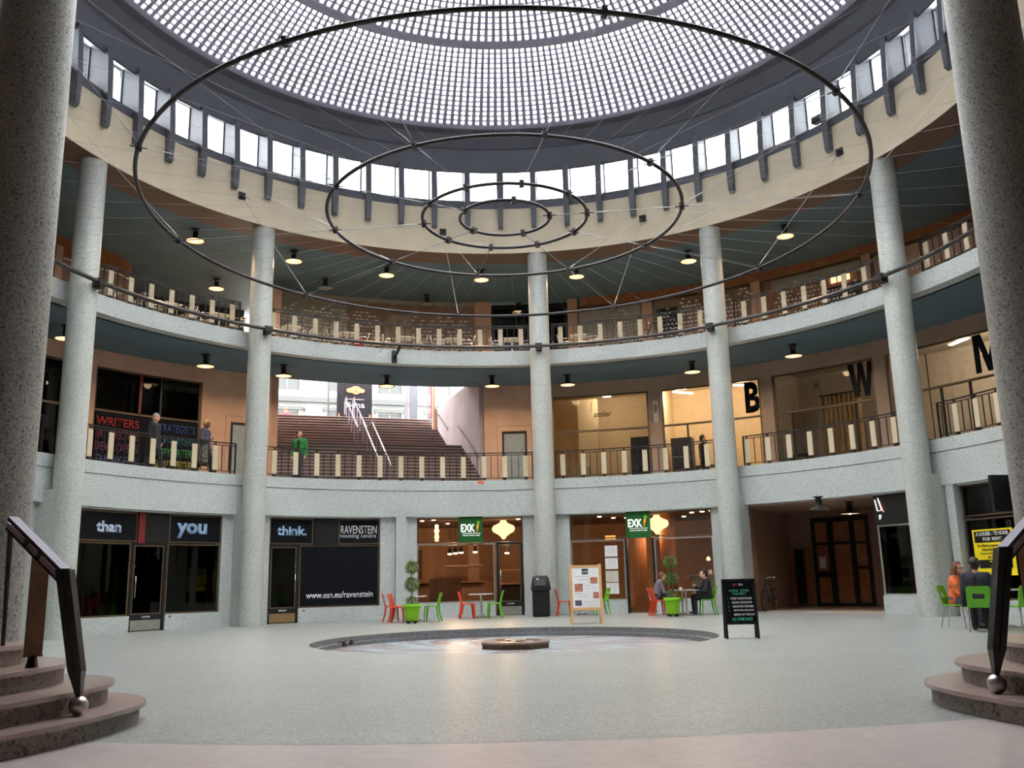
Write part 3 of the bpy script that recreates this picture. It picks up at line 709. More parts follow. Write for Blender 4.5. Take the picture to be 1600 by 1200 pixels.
for (p0, p1) in ((.4, 2.0), (2.7, 4.8), (5.4, 6.8)):
    b = MB(); b.pbox(17.47, 17.49, q0+p0*qd, q0+p1*qd, .12, 2.9); b.build('door_pane', 'wood_orange', t)
b = MB(); b.pbox(17.37, 17.39, q0+.8*qd, q0+1.6*qd, 1.3, 1.7); tag(b.build('notice', 'paper_cream'), 'small pale notice on the passage door', 'notice')
w0, w1 = pcyl(1234, 900, 17.4)[0], pcyl(1268, 900, 17.4)[0]
b = MB(); b.pbox(17.36, 17.40, w0+(w1-w0)*.32, w0+(w1-w0)*.72, .1, 2.0); tag(b.build('dark_panel', 'black'), 'tall dark panel on the brown passage wall', 'panel')
for (p0, p1) in ((0, .3), (.74, 1)):
    b = MB(); b.pbox(17.44, 17.5, w0+(w1-w0)*p0, w0+(w1-w0)*p1, .1, 2.05); struct(b.build('trim_wood_panel', 'wood_orange'), 'wood panel on the passage wall')
# cafe side window on the passage
b = MB(); b.box(-.5, .5, .8, 2.9, -.03, .0, FR(35.75, 13.0, 0) @ Matrix.Rotation(PI/2, 4, 'Y')); struct(b.build('window_passage_cafe', 'room_rust'), 'rust coloured cafe side window on the passage')
# cafe interior
def downlight(a, R, z, label, r=.07):
    b = MB(); b.lathe([(r, -.01), (r, .02)], 12, pol(R, a, z)); o = tag(b.build('downlight', 'lamp_spot'), label, 'lamp', 'cafe ceiling downlights'); add_light('SPOT', pol(R, a, z-.03), 45, WARM, o, .06, 140)
for (a, R) in ((-13.5, 13.4), (-12.0, 13.0), (1.0, 13.2), (13.3, 13.3), (14.8, 14.2), (16.5, 14.5), (27.0, 13.4), (28.8, 13.2), (30.4, 13.0), (-9, 15), (5, 15.4), (24, 15.2)): downlight(a, R, 3.235, 'small bright round downlight in the cafe ceiling')
def pumpkin_lamp(a, R, label):
    t = thing('pendant_lamp', label, 'lamp', pol(R, a, 0)); b = MB()
    b.lathe([(.02, 3.2), (.10, 3.19), (.12, 3.12), (.22, 3.06), (.36, 3.0), (.40, 2.9), (.36, 2.80), (.2, 2.71), (.11, 2.64), (.06, 2.56), (.02, 2.54)], 28); b.build('lamp_shade', 'lamp_globe', t); add_light('POINT', (0, .5, 2.5), 45, WARM, t, .2)
    b = MB(); b.cyl((0, 0, 3.18), (0, 0, 3.25), .02); b.build('cord', 'black', t)
pumpkin_lamp(-1.3, 12.95, 'glowing pumpkin-shaped lamp above the cafe door'); pumpkin_lamp(22.2, 12.95, 'glowing pumpkin-shaped lamp behind the sign over the cafe doorway')
t = thing('pendant_lamp', 'slim glowing column lamp in the left cafe window', 'lamp', pol(13.2, -11.4, 0)); b = MB()
b.lathe([(.02, 3.1), (.07, 3.08), (.06, 2.95), (.10, 2.88), (.06, 2.8), (.07, 2.7), (.09, 2.66), (.06, 2.6), (.07, 2.5), (.02, 2.48)], 20); b.build('lamp_shade', 'lamp_globe', t)
MB().cyl((0, 0, 3.09), (0, 0, 3.25), .012).build('cord', 'black', t)
for i, (a, R, z) in enumerate(((-8.9, 14.6, 2.15), (-8.1, 14.6, 2.17), (-7.3, 14.6, 2.19), (-5.3, 14.6, 2.2), (-.8, 14.0, 2.12))):
    t = thing('pendant_lamp', 'small dark pendant with a glowing mouth in the cafe', 'lamp', pol(R, a, 0), 0, 'small cafe pendants')
    MB().lathe([(.04, z+.18), (.07, z+.05), (.085, z)], 14).build('lamp_shade', 'black', t); MB().lathe([(.07, z-.05), (.08, z-.004)], 14).build('bulb', 'lamp_spot', t); add_light('POINT', (0, 0, z-.12), 30, WARM, t, .06); MB().cyl((0, 0, z+.18), (0, 0, 3.25), .008).build('cord', 'black', t)
def fluted(a, R, r, label):
    t = thing('fluted_column', label, 'column', pol(R, a, 0)); n = 28; P = []
    for k in range(n*4): q = 2*PI*k/(n*4); P.append(((r-.02*abs(S(q*n/2)))*CO(q), (r-.02*abs(S(q*n/2)))*S(q)))
    MB().prism(P, .012, 3.25).build('shaft', 'wood_orange', t)
fluted(pcyl(1000, 890, 13.9)[0], 13.9, .26, 'fluted orange wood column inside the cafe doorway'); fluted(pcyl(1045, 880, 13.6)[0], 13.6, .26, 'fluted orange wood column behind the cafe window')
t = thing('counter', 'long dark serving counter in the left part of the cafe', 'counter'); MB().pbox(15.2, 15.9, -13, -4, .012, 1.1).build('body', 'room_brown', t); MB().pbox(15.1, 15.95, -13.1, -3.9, 1.1, 1.15).build('counter_top', 'wood_dark', t)
t = thing('counter', 'display counter behind the cafe door', 'counter'); MB().pbox(15.2, 15.9, -2, 8, .012, 1.0).build('body', 'black', t); MB().pbox(15.1, 15.95, -2.1, 8.1, 1.0, 1.04).build('counter_top', 'wood_orange', t); MB().pbox(15.3, 15.35, -2, 8, 1.5, 1.54).build('shelf', 'wood_orange', t)
t = thing('chill_cabinet', 'grey chilled counter behind the seated guests', 'counter'); MB().pbox(14.0, 14.8, 25.5, 33.6, .012, 1.15).build('body', 'counter_grey', t); MB().pbox(13.95, 14.85, 25.4, 33.7, 1.15, 1.195).build('counter_top', 'alu', t); MB().pbox(14.6, 14.7, 25.5, 33.6, 1.6, 1.65).build('shelf', 'wood_dark', t)
for i in range(12):
    a = 27.5+i*.55; z = 1.2 if i % 2 else 1.65; R = 14.3 if i % 2 else 14.65
    b = MB(); b.lathe([(.06, 0), (.07, .05), (.05, .12), (.02, .14)], 12, pol(R, a, z)); tag(b.build('food_bowl', ['lamp_globe', 'paper', 'wood_orange'][i % 3]), ['glowing', 'white', 'orange'][i % 3]+' bowl of food displayed on the chilled counter', 'bowl', 'food bowls '+str(i % 3))
t = thing('bench', 'dark high-backed bench inside the left cafe window', 'bench', (0, 0, 0)); MB().pbox(13.6, 14.2, -12, -7.5, .012, .5).build('seat', 'black', t); MB().pbox(14.1, 14.2, -12, -7.5, .5, 1.25).build('backrest', 'wood_dark', t)
t = thing('wall_shelf', 'dark wall shelf with jars in the cafe', 'shelf'); MB().pbox(15.95, 16.1, -9, -4, 1.7, 1.75).build('shelf_board', 'wood_dark', t); MB().pbox(16.05, 16.1, -6, -4.5, .9, 2.9).build('back_panel', 'room_brown', t)
b = MB(); b.pbox(17.9, 17.98, -14.5, -11.5, 1.3, 2.4); tag(b.build('picture', 'room_brown'), 'dark framed picture on the rust cafe wall', 'picture')
# ------------------------------------------------------------------ lower gallery: back wall, windows, doors
def wallarcs(name, arcs, m_, label, R0, R1):
    b = MB()
    for (a0, a1, z0, z1) in arcs: b.pbox(R0, R1, a0, a1, z0, z1)
    return struct(b.build(name, m_), label)
H1, T1 = 8.02, 6.65
wallarcs('wall_gallery_lower_left', [(-128, -100, Z1, G2B), (-100, -42.4, H1, G2B), (-58.5, -55.9, Z1, H1), (-42.4, -38.5, Z1, G2B), (-38.5, ST0, 6.75, G2B), (-34.8, ST0, Z1, 6.75)], 'peach_wall', 'peach plastered back wall of the lower gallery left of the stairs', RB1, RB1+.25)
wallarcs('wall_gallery_lower_middle', [(ST1, -1.1, Z1, G2B), (-1.1, 2.4, 6.74, G2B), (2.4, 6.1, Z1, G2B)], 'peach_wall', 'peach plastered wall with a door beside the stairs', RB1, RB1+.25)
wallarcs('wall_gallery_lower_right', [(6.1, 66, H1, G2B), (19.7, 21.45, Z1, H1), (35.1, 36.75, Z1, H1), (50.1, 51.7, Z1, H1), (66, 128, Z1, G2B), (6.1, 19.7, Z1, Z1+.05), (21.45, 35.1, Z1, Z1+.05), (36.75, 50.1, Z1, Z1+.05), (51.7, 66, Z1, Z1+.05)], 'tan_wall', 'tan piers and band around the office windows', RB1, RB1+.25)
def g1_window(a0, a1, label, glassm, bars=(), barsup=()):
    WN[0] += 1; t = sempty('window_%d' % WN[0], label); R = RB1+.08
    for (p0, p1, q0, q1) in ((a0, a0+.22, Z1+.05, H1), (a1-.22, a1, Z1+.05, H1), (a0, a1, Z1+.05, Z1+.12), (a0, a1, H1-.06, H1), (a0, a1, T1-.04, T1+.03)):
        b = MB(); b.pbox(R-.04, R+.04, p0, p1, q0, q1); b.build('frame_bar', 'bronze', t)
    for x in bars: b = MB(); b.pbox(R-.04, R+.04, x-.1, x+.1, Z1+.12, T1-.04); b.build('mullion', 'iron', t)
    for x in barsup: b = MB(); b.pbox(R-.04, R+.04, x-.1, x+.1, T1, H1); b.build('mullion', 'iron', t)
    for (q0, q1) in ((Z1+.12, T1-.04), (T1+.03, H1-.06)):
        b = MB(); b.pbox(R, R+.01, a0+.22, a1-.22, q0, q1); b.build('window_pane', glassm, t)
    return t
g1_window(-100, -58.5, 'dark gallery window past the column beside "than"', 'glass_smoke')
g1_window(-55.9, -42.5, 'dark gallery window with rows of coloured job names', 'glass_smoke', (), (-50.3, -47.6))
g1_window(6.15, 19.65, 'lit office window reading atelier', 'glass_office')
g1_window(21.5, 35.05, 'lit office window with the big black letter B', 'glass_office', (24.9,))
g1_window(36.8, 50.05, 'dim office window with the big black letter W', 'glass_office', (39.0, 47.2))
g1_window(51.8, 66, 'dim office window with the big black letter M', 'glass_office', (54.6, 58, 61.5))
def g1_room(nm, a0, a1, wm, lab, depth=3.2, sides=(True, True)): room(nm, a0, a1, RB1+.25, RB1+depth, Z1, 8.5, wm, wm, 'room_grey', lab, sides)
g1_room('studio_left', -101, -42, 'room_dark', 'the dark studio'); g1_room('office_atelier', 5.6, 20.6, 'room_cream', 'the atelier office'); g1_room('office_b', 20.7, 35.8, 'room_cream', 'the office behind the letter B')
g1_room('office_w', 36, 50.8, 'room_grey', 'the office behind the letter W', 3.2, (True, False)); g1_room('office_m', 51, 67, 'room_grey', 'the office behind the letter M', 3.2, (False, True))
# coloured words on the dark window
t = thing('window_lettering', 'rows of coloured job names on the dark gallery window', 'lettering')
b = MB(); b.pbox(RB1+.0, RB1+.008, -55.6, -42.75, Z1+.12, T1-.08); b.build('film', 'vinyl_black', t)
WORDS = [(-52.9, [('WRITERS', (170, 22, 34)), ('ART DIRECTORS', (120, 24, 48)), ('DEVELOPERS', (104, 30, 70)), ('THINKERS', (60, 66, 120))], 5.3),
         (-45.6, [('STRATEGISTS', (38, 66, 128)), ('FILM-MAKERS', (30, 104, 120)), ('COPYWRITERS', (44, 140, 66)), ('SCRIPTWRITERS', (170, 160, 60)), ('INDICATIONS', (176, 140, 60))], 5.0)]
for a, ws, wd in WORDS:
    for i, (s_, c_) in enumerate(ws):
        nm = 'word_'+s_.lower().replace(' ', '_').replace('-', '_')
        if nm not in MATS: mat(nm, srgb(*c_), .5, var=.03)
        text(s_, nm, .27, FR(a, RB1-.006, T1-.34-i*.40), t, width=RB1*rad(wd), bold=.012)
b = MB(); b.pbox(RB1-.02, RB1+.04, -50.45, -50.15, T1+.05, H1-.05); tag(b.build('red_strip', 'red_strip'), 'thin red strip in the dark gallery window', 'strip')
# the black letters and the atelier script on the office windows
def big_letter(s_, a, z, h, wd, label):
    t = thing('window_letter', label, 'lettering')
    if s_ == 'B': text('B', 'vinyl_black', h, FR(a, RB1+.068, z), t, width=wd, bold=.04); return
    P = {'W': [(-.5, .5), (-.27, .5), (-.17, -.12), (-.09, .5), (.11, .5), (.2, -.12), (.3, .5), (.5, .5), (.3, -.5), (.1, -.5), (.0, .1), (-.1, -.5), (-.3, -.5)],
         'M': [(-.5, -.5), (-.5, .5), (-.2, .5), (0, -.1), (.2, .5), (.5, .5), (.5, -.5), (.3, -.5), (.3, .2), (.08, -.5), (-.08, -.5), (-.3, .2), (-.3, -.5)]}[s_]
    MB().prism([(x*wd, y*h) for x, y in P], 0, .004, FR(a, RB1+.05, z)).build('letter_shape', 'vinyl_black', t)
big_letter('B', 33.95, 7.36, 1.12, .55, 'huge black letter B on the office window'); big_letter('W', 48.35, 7.36, 1.15, .88, 'huge black letter W on the office window'); big_letter('M', 64.2, 7.36, 1.15, .95, 'huge black letter M on the office window')
t = thing('apple_sticker', 'small black apple-shaped sticker on the window left of the letter W', 'sticker')
MB().prism([(.075*CO(q)*(1-.18*S(q)), .095*S(q)) for q in [2*PI*k/16 for k in range(16)]], 0, .004, FR(42.5, RB1+.05, 7.42)).build('apple_shape', 'black', t); MB().prism([(0, .10), (.05, .13), (.06, .19), (.01, .16)], 0, .004, FR(42.5, RB1+.05, 7.42)).build('leaf_shape', 'black', t)
t = thing('window_lettering', 'small black italic word atelier on the lit office window', 'lettering'); text('atelier', 'black', .22, FR(13.2, RB1+.068, 7.28), t, width=.68, shear=.25, bold=.008)
text('l', 'menu_grey', .42, FR(11.6, RB1+.068, 7.55), t, width=.1, shear=.35)
b = MB(); b.pbox(RB1-.022, RB1-.002, 20.35, 21.0, 6.8, 7.6); o = tag(b.build('pier_poster', 'paper_cream'), 'pale framed poster with a dark oval figure on the pier', 'poster')
b = MB(); b.lathe([(.085, 0), (.085, .006)], 20, M=FR(20.68, RB1-.022, 7.32) @ Matrix.Diagonal((.8, 2.2, 1, 1))); b.build('oval_print', 'brown_wall', o)
# tubes in the offices
for i, (x, y, L_) in enumerate(((948, 619, .35), (1067, 613, .95), (1160, 601, .7), (1498, 533, .9))):
    a, z = pcyl(x, y, 16.6); M = FR(a, 16.6, z) @ Matrix.Rotation([.2, .9, .5, -.4][i], 4, 'Y')
    t = thing('ceiling_light', ['short bright ceiling light in the atelier office', 'bright ceiling tube light between the atelier and the letter B', 'bright ceiling tube light beside the letter B', 'bright ceiling tube light beside the letter M'][i], 'lamp')
    b = MB(); b.box(-L_/2, L_/2, 0, .05, -.09, .09, M); b.build('housing', 'paper', t); b = MB(); b.box(-L_/2+.02, L_/2-.02, -.03, 0, -.07, .07, M); b.build('tube', 'lamp_tube', t); Q = M @ Vector((0, -.12, -.1)); add_light('POINT', Q, [80, 140, 100, 190][i], (1, .86, .66), t, .25)
# office furniture
t = thing('display_cabinet', 'tall dark blue display cabinet in the atelier office', 'cabinet'); MB().pbox(16.9, 17.4, 16.2, 20.2, Z1+.012, 6.5).build('body', 'shelf_blue', t)
for z in (5.0, 5.5, 6.0): MB().pbox(16.87, 16.9, 16.3, 20.1, z, z+.03).build('shelf', 'black', t)
t = thing('display_cabinet', 'tall dark cabinet behind the glass door of the B office', 'cabinet'); MB().pbox(16.9, 17.4, 21.5, 24.2, Z1+.012, 6.35).build('body', 'shelf_blue', t)
for z in (5.1, 5.6): MB().pbox(16.87, 16.9, 21.6, 24.1, z, z+.03).build('shelf', 'counter_grey', t)
t = thing('desk', 'grey desk in the B office', 'desk', (0, 0, 0)); MB().pbox(17.0, 17.6, 24.4, 27.5, 5.2, 5.25).build('desk_top', 'wood_dark', t)
for a in (24.5, 27.3): MB().pbox(17.05, 17.55, a, a+.15, Z1+.012, 5.2).build('leg', 'iron', t)
t = thing('cupboard', 'pale low cupboard with a black bracket outline in the atelier office', 'cupboard'); MB().pbox(16.0, 16.4, 7.0, 10.4, Z1+.012, 5.25).build('body', 'room_cream', t)
for pts in (((.0, .3), (-.12, .3), (-.12, -.3), (0, -.3)), ((.35, .3), (.75, .3), (.75, -.3), (.4, -.3))):
    M = FR(8.2, 15.99, 4.98); b = MB(); b.tube([M @ Vector((x, y, 0)) for x, y in pts], .012, 6); b.build('bracket_mark', 'black', t)
t = thing('pillar', 'square pale pillar inside the atelier office', 'pillar'); MB().pbox(17.2, 17.7, 9.2, 11.8, Z1+.012, 8.2).build('shaft', 'room_cream', t)
t = thing('curtain', 'pleated ochre curtain in the W office', 'curtain'); n = 40
P = [(40.2+4.6*i/n, 17.6+.06*S(i*1.3)) for i in range(n+1)]
b = MB(); b.loft([[pol(r, a, Z1+.03) for a, r in P], [pol(r, a, 7.4) for a, r in P]], closed=False, caps=False); b.build('cloth', 'curtain', t); MB().pbox(17.55, 17.65, 40, 45, 7.4, 7.45).build('curtain_rail', 'iron', t)
for i, (a, lb) in enumerate(((38.3, 'dark low shelf in the W office'), (53.5, 'dark low table in the M office'), (58.5, 'dark desk in the M office'), (62.5, 'dark low bench in the M office'))):
    t = thing('desk', lb, 'desk'); z = 5.2-.06*i; MB().pbox(16.3, 16.9, a-1.3, a+1.3, z, z+.05).build('desk_top', 'black', t)
    for q in (a-1.2, a+1.05): MB().pbox(16.35, 16.85, q, q+.15, Z1+.012, z).build('leg', 'iron', t)
# plain doors in the peach wall
def gal_door(a0, a1, z1, label):
    DN[0] += 1; t = sempty('door_%d' % DN[0], label)
    for (p0, p1, q0, q1) in ((a0, a0+.25, Z1, z1), (a1-.25, a1, Z1, z1), (a0, a1, z1-.07, z1)): b = MB(); b.pbox(RB1-.02, RB1+.06, p0, p1, q0, q1); b.build('door_frame', 'black', t)
    b = MB(); b.pbox(RB1+.03, RB1+.06, a0+.25, a1-.25, Z1+.01, z1-.07); lf = b.build('door_leaf', 'counter_grey', t)
    b = MB(); b.cyl(FR(a0+.5, RB1+.02, 5.55) @ Vector((0, 0, 0)), FR(a0+.5, RB1+.02, 5.55) @ Vector((.12, 0, .03)), .014); b.build('door_handle', 'chrome', lf)
    b = MB(); b.pbox(RB1-.012, RB1, a0-.7, a0-.62, Z1, z1+.22); b.pbox(RB1-.012, RB1, a1+.62, a1+.7, Z1, z1+.22); b.pbox(RB1-.012, RB1, a0-.7, a1+.7, z1+.2, z1+.22); b.build('architrave', 'tan_wall', t)
gal_door(-1.1, 2.4, 6.74, 'grey door in a dark frame beside the stairs'); gal_door(-38.5, -34.8, 6.75, 'dark door between the job-name window and the stairs')
b = MB(); b.box(-.11, .11, -.035, .035, 0, .02, FR(-4.9, RG1-.001, 4.42)); tag(b.build('orange_tag', 'orange_tag'), 'small orange sticker on the lower gallery fascia', 'sticker')

# ------------------------------------------------------------------ stairs to the street
AX = -18.4; SF = FR(AX, 0, 0)
def st(u, v, z): return Vector((u*S(rad(AX))+v*CO(rad(AX)), u*CO(rad(AX))-v*S(rad(AX)), z))
def stbox(b, u0, u1, v0, v1, z0, z1):
    return b.add([st(u, v, z) for z in (z0, z1) for v in (v0, v1) for u in (u0, u1)], [(0, 2, 3, 1), (4, 5, 7, 6), (0, 1, 5, 4), (2, 6, 7, 3), (0, 4, 6, 2), (1, 3, 7, 5)])
stairs = struct(bpy.data.objects.new('floor_stairs', None), 'wide dark stairs with pale edges climbing to the street'); COL.objects.link(stairs)
VL, VR = -3.72, 3.86
rise = .165; u = 14.5; z = Z1
def steps(u, z, n, tread):
    for i in range(n):
        b = MB(); stbox(b, u, u+tread+.4, VL, VR, z-.05, z+rise-.03); s1 = b.build('step', 'stair_dark', stairs)
        b = MB(); stbox(b, u-.03, u+tread, VL, VR, z+rise-.03, z+rise); b.build('step_edge', 'stair_edge' if i % 1 == 0 else 'stair_dark', s1)
        b = MB(); stbox(b, u+.05, u+tread+.02, VL, VR, z+rise-.002, z+rise+.004); b.build('tread_inlay', 'stair_dark', s1)
        u += tread; z += rise
    return u, z
u, z = steps(u, z, 13, .285); ul = u
b = MB(); stbox(b, u, u+1.75, VL, VR, z-.08, z); b.build('landing', 'stair_dark', stairs); u += 1.75-.285; zl = z
u, z = steps(u+.285, z, 12, .285); ut, ztp = u, z
b = MB(); stbox(b, ut, ut+14, -9, 9, ztp-.2, ztp); struct(b.build('floor_street', 'street'), 'street level paving at the top of the stairs')
b = MB(); stbox(b, 14.6, ut, VL-.02, VR+.02, Z1-.3, Z1-.002); struct(b.build('floor_stair_base', 'stair_dark'), 'base under the stairs')
b = MB(); stbox(b, 15.3, 27, VL-.3, VL, Z1, 12); struct(b.build('wall_stairs_left', 'peach_wall'), 'peach wall along the left of the stairs')
b = MB(); stbox(b, 15.3, 22.3, VR, VR+.3, Z1, 8.98); struct(b.build('wall_stairs_right', 'plaster_mauve'), 'mauve plastered wall along the right of the stairs')
b = MB(); stbox(b, 17.3, 20.8, VL-.3, 9, 12, 12.3); struct(b.build('ceiling_stairs_shade', 'blue_ceiling'), 'unseen canopy over the stairs, cut short to let daylight in')  # out of view; length set by how much sky light reaches the stairs
b = MB(); b.pbox(17.25, 17.4, ST0, ST1, Z2-.12, ZC); struct(b.build('wall_gallery_upper_stairs', 'brown_wall'), 'back of the upper gallery above the stairs')
for i in range(9):
    b = MB(); stbox(b, 19.2+i*.32, 19.26+i*.32, VR+.9, VR+.96, 8.98, 12); struct(b.build('trim_slat', 'paper'), 'white upright slat above the mauve stair wall')
b = MB(); stbox(b, 17.4, 22.3, VR+.3, VR+1.3, 8.9, 8.98); struct(b.build('floor_ledge', 'plaster_mauve'), 'ledge above the stair wall')
t = thing('round_pier', 'slim round pier at the top right of the stairs', 'pillar', (0, 0, 0)); MB().cyl(st(22.2, VR-.12, ztp-1.0), st(22.2, VR-.12, 12), .10, n=16).build('shaft', 'peach_wall', t)
# hand rails
def handrail(v0, label):
    t = thing('stair_handrail', label, 'handrail', (0, 0, 0), 0, None)
    for v in ((v0-.18, v0+.18) if abs(v0) < 1 else (v0,)):
        pts = [(14.2, Z1+.75), (14.45, Z1+.95), (ul, zl+.9), (ul+.05, zl+.9)]
        b = MB(); b.tube([st(u_, v, z_) for u_, z_ in pts], .028, 8); b.build('rail', 'rail_steel', t)
        b = MB(); b.tube([st(u_, v, z_) for u_, z_ in ((ul+.05, zl+.9), (ul+1.4, zl+.9), (ut, ztp+.9), (ut+.25, ztp+.9), (ut+.25, ztp+.2))], .028, 8); b.build('rail', 'rail_steel', t)
        if abs(v0) < 1:
            for k in range(5):
                uu = 14.5+k*.9; zz = Z1+max(0, (uu-14.45)/.285*rise); b = MB(); b.cyl(st(uu, v, zz), st(uu, v, zz+.92), .022); b.build('post', 'rail_steel', t)
            for k in range(5):
                uu = ul+1.5+k*.85; zz = zl+max(0, (uu-ul-1.46)/.285*rise); b = MB(); b.cyl(st(uu, v, zz), st(uu, v, zz+.92), .022); b.build('post', 'rail_steel', t)
handrail(.02, 'pair of steel handrails with posts down the middle of the stairs')
for (ua, za, ub, zb, lb) in ((21.9, 8.72, 19.9, 7.62, 'dark wall handrail beside the upper stairs'), (18.3, 7.5, 15.3, 5.8, 'dark wall handrail beside the lower stairs')):
    t = thing('wall_handrail', lb, 'handrail'); MB().tube([st(ua, VR-.08, za), st(ub, VR-.08, zb)], .025, 8).build('rail', 'iron', t)
    for q in (.15, .85): P = st(ua+(ub-ua)*q, VR-.08, za+(zb-za)*q); MB().cyl(P, P+st(0, .08, 0)-st(0, 0, 0), .012).build('bracket', 'iron', t)
# glazed screen, poster, outside
scr = struct(bpy.data.objects.new('window_street', None), 'glazed screen at the top of the stairs'); COL.objects.link(scr); U0 = ut+1.6
def vpx(x, y=625): # lateral position on the screen plane for an image column
    d = pray(x, y); n_ = st(1, 0, 0); tt = (U0-CAM.dot(n_))/d.dot(n_); P = CAM+tt*d; return P.dot(st(0, 1, 0))
for x0, x1, m_ in ((512, 514, 'rail_steel'), (632, 635, 'rail_steel'), (636, 638, 'rail_steel'), (640, 652, 'lantern_grey'), (668, 669, 'rail_steel'), (678, 681, 'wood_dark')):
    b = MB(); stbox(b, U0-.05, U0+.05, vpx(x0), vpx(x1), ztp, 12); b.build('screen_post', m_, scr)
b = MB(); stbox(b, U0-.005, U0+.005, vpx(432), vpx(678), ztp+.02, 11.9); b.build('window_pane', 'glass_clear', scr)
t = thing('street_poster', 'tall dark poster with a flower and a large white title at the stair top', 'poster'); va, vb = vpx(524), vpx(578)
b = MB(); stbox(b, U0-.6, U0-.5, va, vb, ztp, 11.0); b.build('board', 'poster_dark', t)
PM = Matrix(((CO(rad(AX)), 0, -S(rad(AX)), 0), (-S(rad(AX)), 0, -CO(rad(AX)), 0), (0, 1, 0, 0), (0, 0, 0, 1)))
def pat(v, z_, d=.62): P = st(U0-d, v, z_); M = PM.copy(); M.translation = P; return M
vm = (va+vb)/2
_, zz = 0, ztp
text('Siena', 'text_white', .28, pat(vm, ztp+.82), t, width=.95, bend=False)
text('www concert', 'menu_grey', .06, pat(vm, ztp+1.08), t, width=.9, bend=False)
for (dx, dz, r) in ((-.2, 1.5, .17), (.05, 1.58, .2), (.28, 1.5, .16), (.05, 1.42, .15)):
    b = MB(); b.lathe([(r, 0), (r, .01)], 18, M=pat(vm+dx, ztp+dz, .62+abs(dx)*.04) @ Matrix.Diagonal((1.2, .7, 1, 1))); b.build('flower_print', 'poster_flesh', t)
for dx in (-.75, .7):
    b = MB(); b.prism([(-.1, 0), (.12, 0), (.02, .4)], 0, .01, pat(vm+dx, ztp+.02)); b.build('petal_print', 'poster_flesh', t)
t = thing('red_banner', 'narrow red banner beside the glass at the stair top', 'banner'); b = MB(); stbox(b, U0-.3, U0-.26, vpx(671), vpx(677), ztp+.4, 11); b.build('cloth', 'red_flag', t); b = MB(); stbox(b, U0-.3, U0-.26, vpx(671), vpx(672), ztp, ztp+.4); b.build('pole', 'iron', t)
# house across the street
hs = thing('street_building', 'white stone building across the street seen over the stair top', 'building'); UB = ut+15
b = MB(); stbox(b, UB, UB+1, -16, 14, ztp-.2, 24); b.build('facade', 'stone_white', hs)
for k in range(7):
    v = -12+k*3.2
    for zf in (9.6, 13.0):
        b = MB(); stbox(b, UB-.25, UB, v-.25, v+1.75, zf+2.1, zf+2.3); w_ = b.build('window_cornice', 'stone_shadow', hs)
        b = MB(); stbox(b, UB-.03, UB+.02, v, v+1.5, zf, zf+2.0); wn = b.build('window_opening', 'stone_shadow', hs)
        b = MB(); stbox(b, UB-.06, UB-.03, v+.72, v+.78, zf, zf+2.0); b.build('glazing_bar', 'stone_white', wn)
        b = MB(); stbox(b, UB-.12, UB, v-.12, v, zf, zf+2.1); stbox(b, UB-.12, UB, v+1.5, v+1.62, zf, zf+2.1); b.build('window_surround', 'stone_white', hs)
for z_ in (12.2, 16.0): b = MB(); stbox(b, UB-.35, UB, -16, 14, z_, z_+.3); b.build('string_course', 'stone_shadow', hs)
# passers-by heads beyond the stair top come later with the people

# ------------------------------------------------------------------ upper gallery back wall and shops
b = MB(); b.pbox(RB2-.12, RB2+.3, -180, -52.3, 12.1, ZC); b.pbox(RB2-.12, RB2+.3, 10.2, 180, 12.05, ZC); struct(b.build('trim_header_upper', 'wood_orange'), 'orange wood band along the top of the upper shops')
wallarcs('wall_gallery_upper', [(-180, -58, Z2, 12.1), (-32.2, -30.9, Z2, ZC), (-4.5, -2.2, Z2, ZC), (8.4, 9.7, Z2, ZC), (18.6, 20.0, Z2, 12.05), (33.3, 34.5, Z2, 12.05), (47.6, 48.7, Z2, 12.05), (62, 63, Z2, 12.05), (76, 180, Z2, 12.05)], 'peach_wall', 'peach piers between the upper gallery shops', RB2-.05, RB2+.25)
b = MB()
cw = [pol(RB2, a, 0) for a in (-58, -56, -54, -52.5)]; c0 = pol(RB2, -52.5, 0)
pts = cw+[pol(RB2+.08, -51, 0), pol(RB2+.35, -49.6, 0), pol(RB2+.9, -48.4, 0), pol(RB2+1.7, -47.6, 0), pol(RB2+3.5, -47, 0)]
for (z0, z1, m_, nm) in ((Z2, 11.7, 'brown_wall', 'wall_curved_shop'), (11.7, ZC, 'wood_orange', 'wall_curved_band')):
    b = MB(); b.loft([[Vector((p.x, p.y, z0)) for p in pts], [Vector((p.x, p.y, z1)) for p in pts]], closed=False, caps=False, smooth=True); struct(b.build(nm, m_), 'rounded brown shop corner of the upper gallery' if z0 == Z2 else 'orange wood band round the shop corner')
b = MB(); b.tube([Vector((p.x*.995, p.y*.995, 11.7)) for p in pts], .04, 6); struct(b.build('trim_curved_edge', 'alu'), 'metal edge under the orange band of the rounded shop corner')
wallarcs('wall_gallery_upper_corridor', [(-47, -32.2, Z2, ZC)], 'room_dark', 'dark end of the upper corridor', 20.5, 20.7)
wallarcs('wall_upper_mural_left', [(-30.9, -22.0, 10.9, 12.2), (-30.9, -4.5, 12.2, ZC)], 'mural_grey', 'greyish upper part of the long shop', RB2, RB2+.2)
wallarcs('wall_upper_mural', [(-22.0, -4.5, Z2, 12.2)], 'brown_wall', 'brown panelled shop wall of the upper gallery', RB2, RB2+.2)
wallarcs('wall_upper_mural_low', [(-30.9, -22.0, Z2, 10.9)], 'mural_grey', 'grey shop panel of the upper gallery', RB2, RB2+.2)
b = MB(); b.pbox(RB2-.04, RB2-.01, -17, -13.3, Z2+.2, 11.75); tag(b.build('mural_panel', 'mural_beige'), 'beige marbled panel on the long upper gallery shop', 'panel')
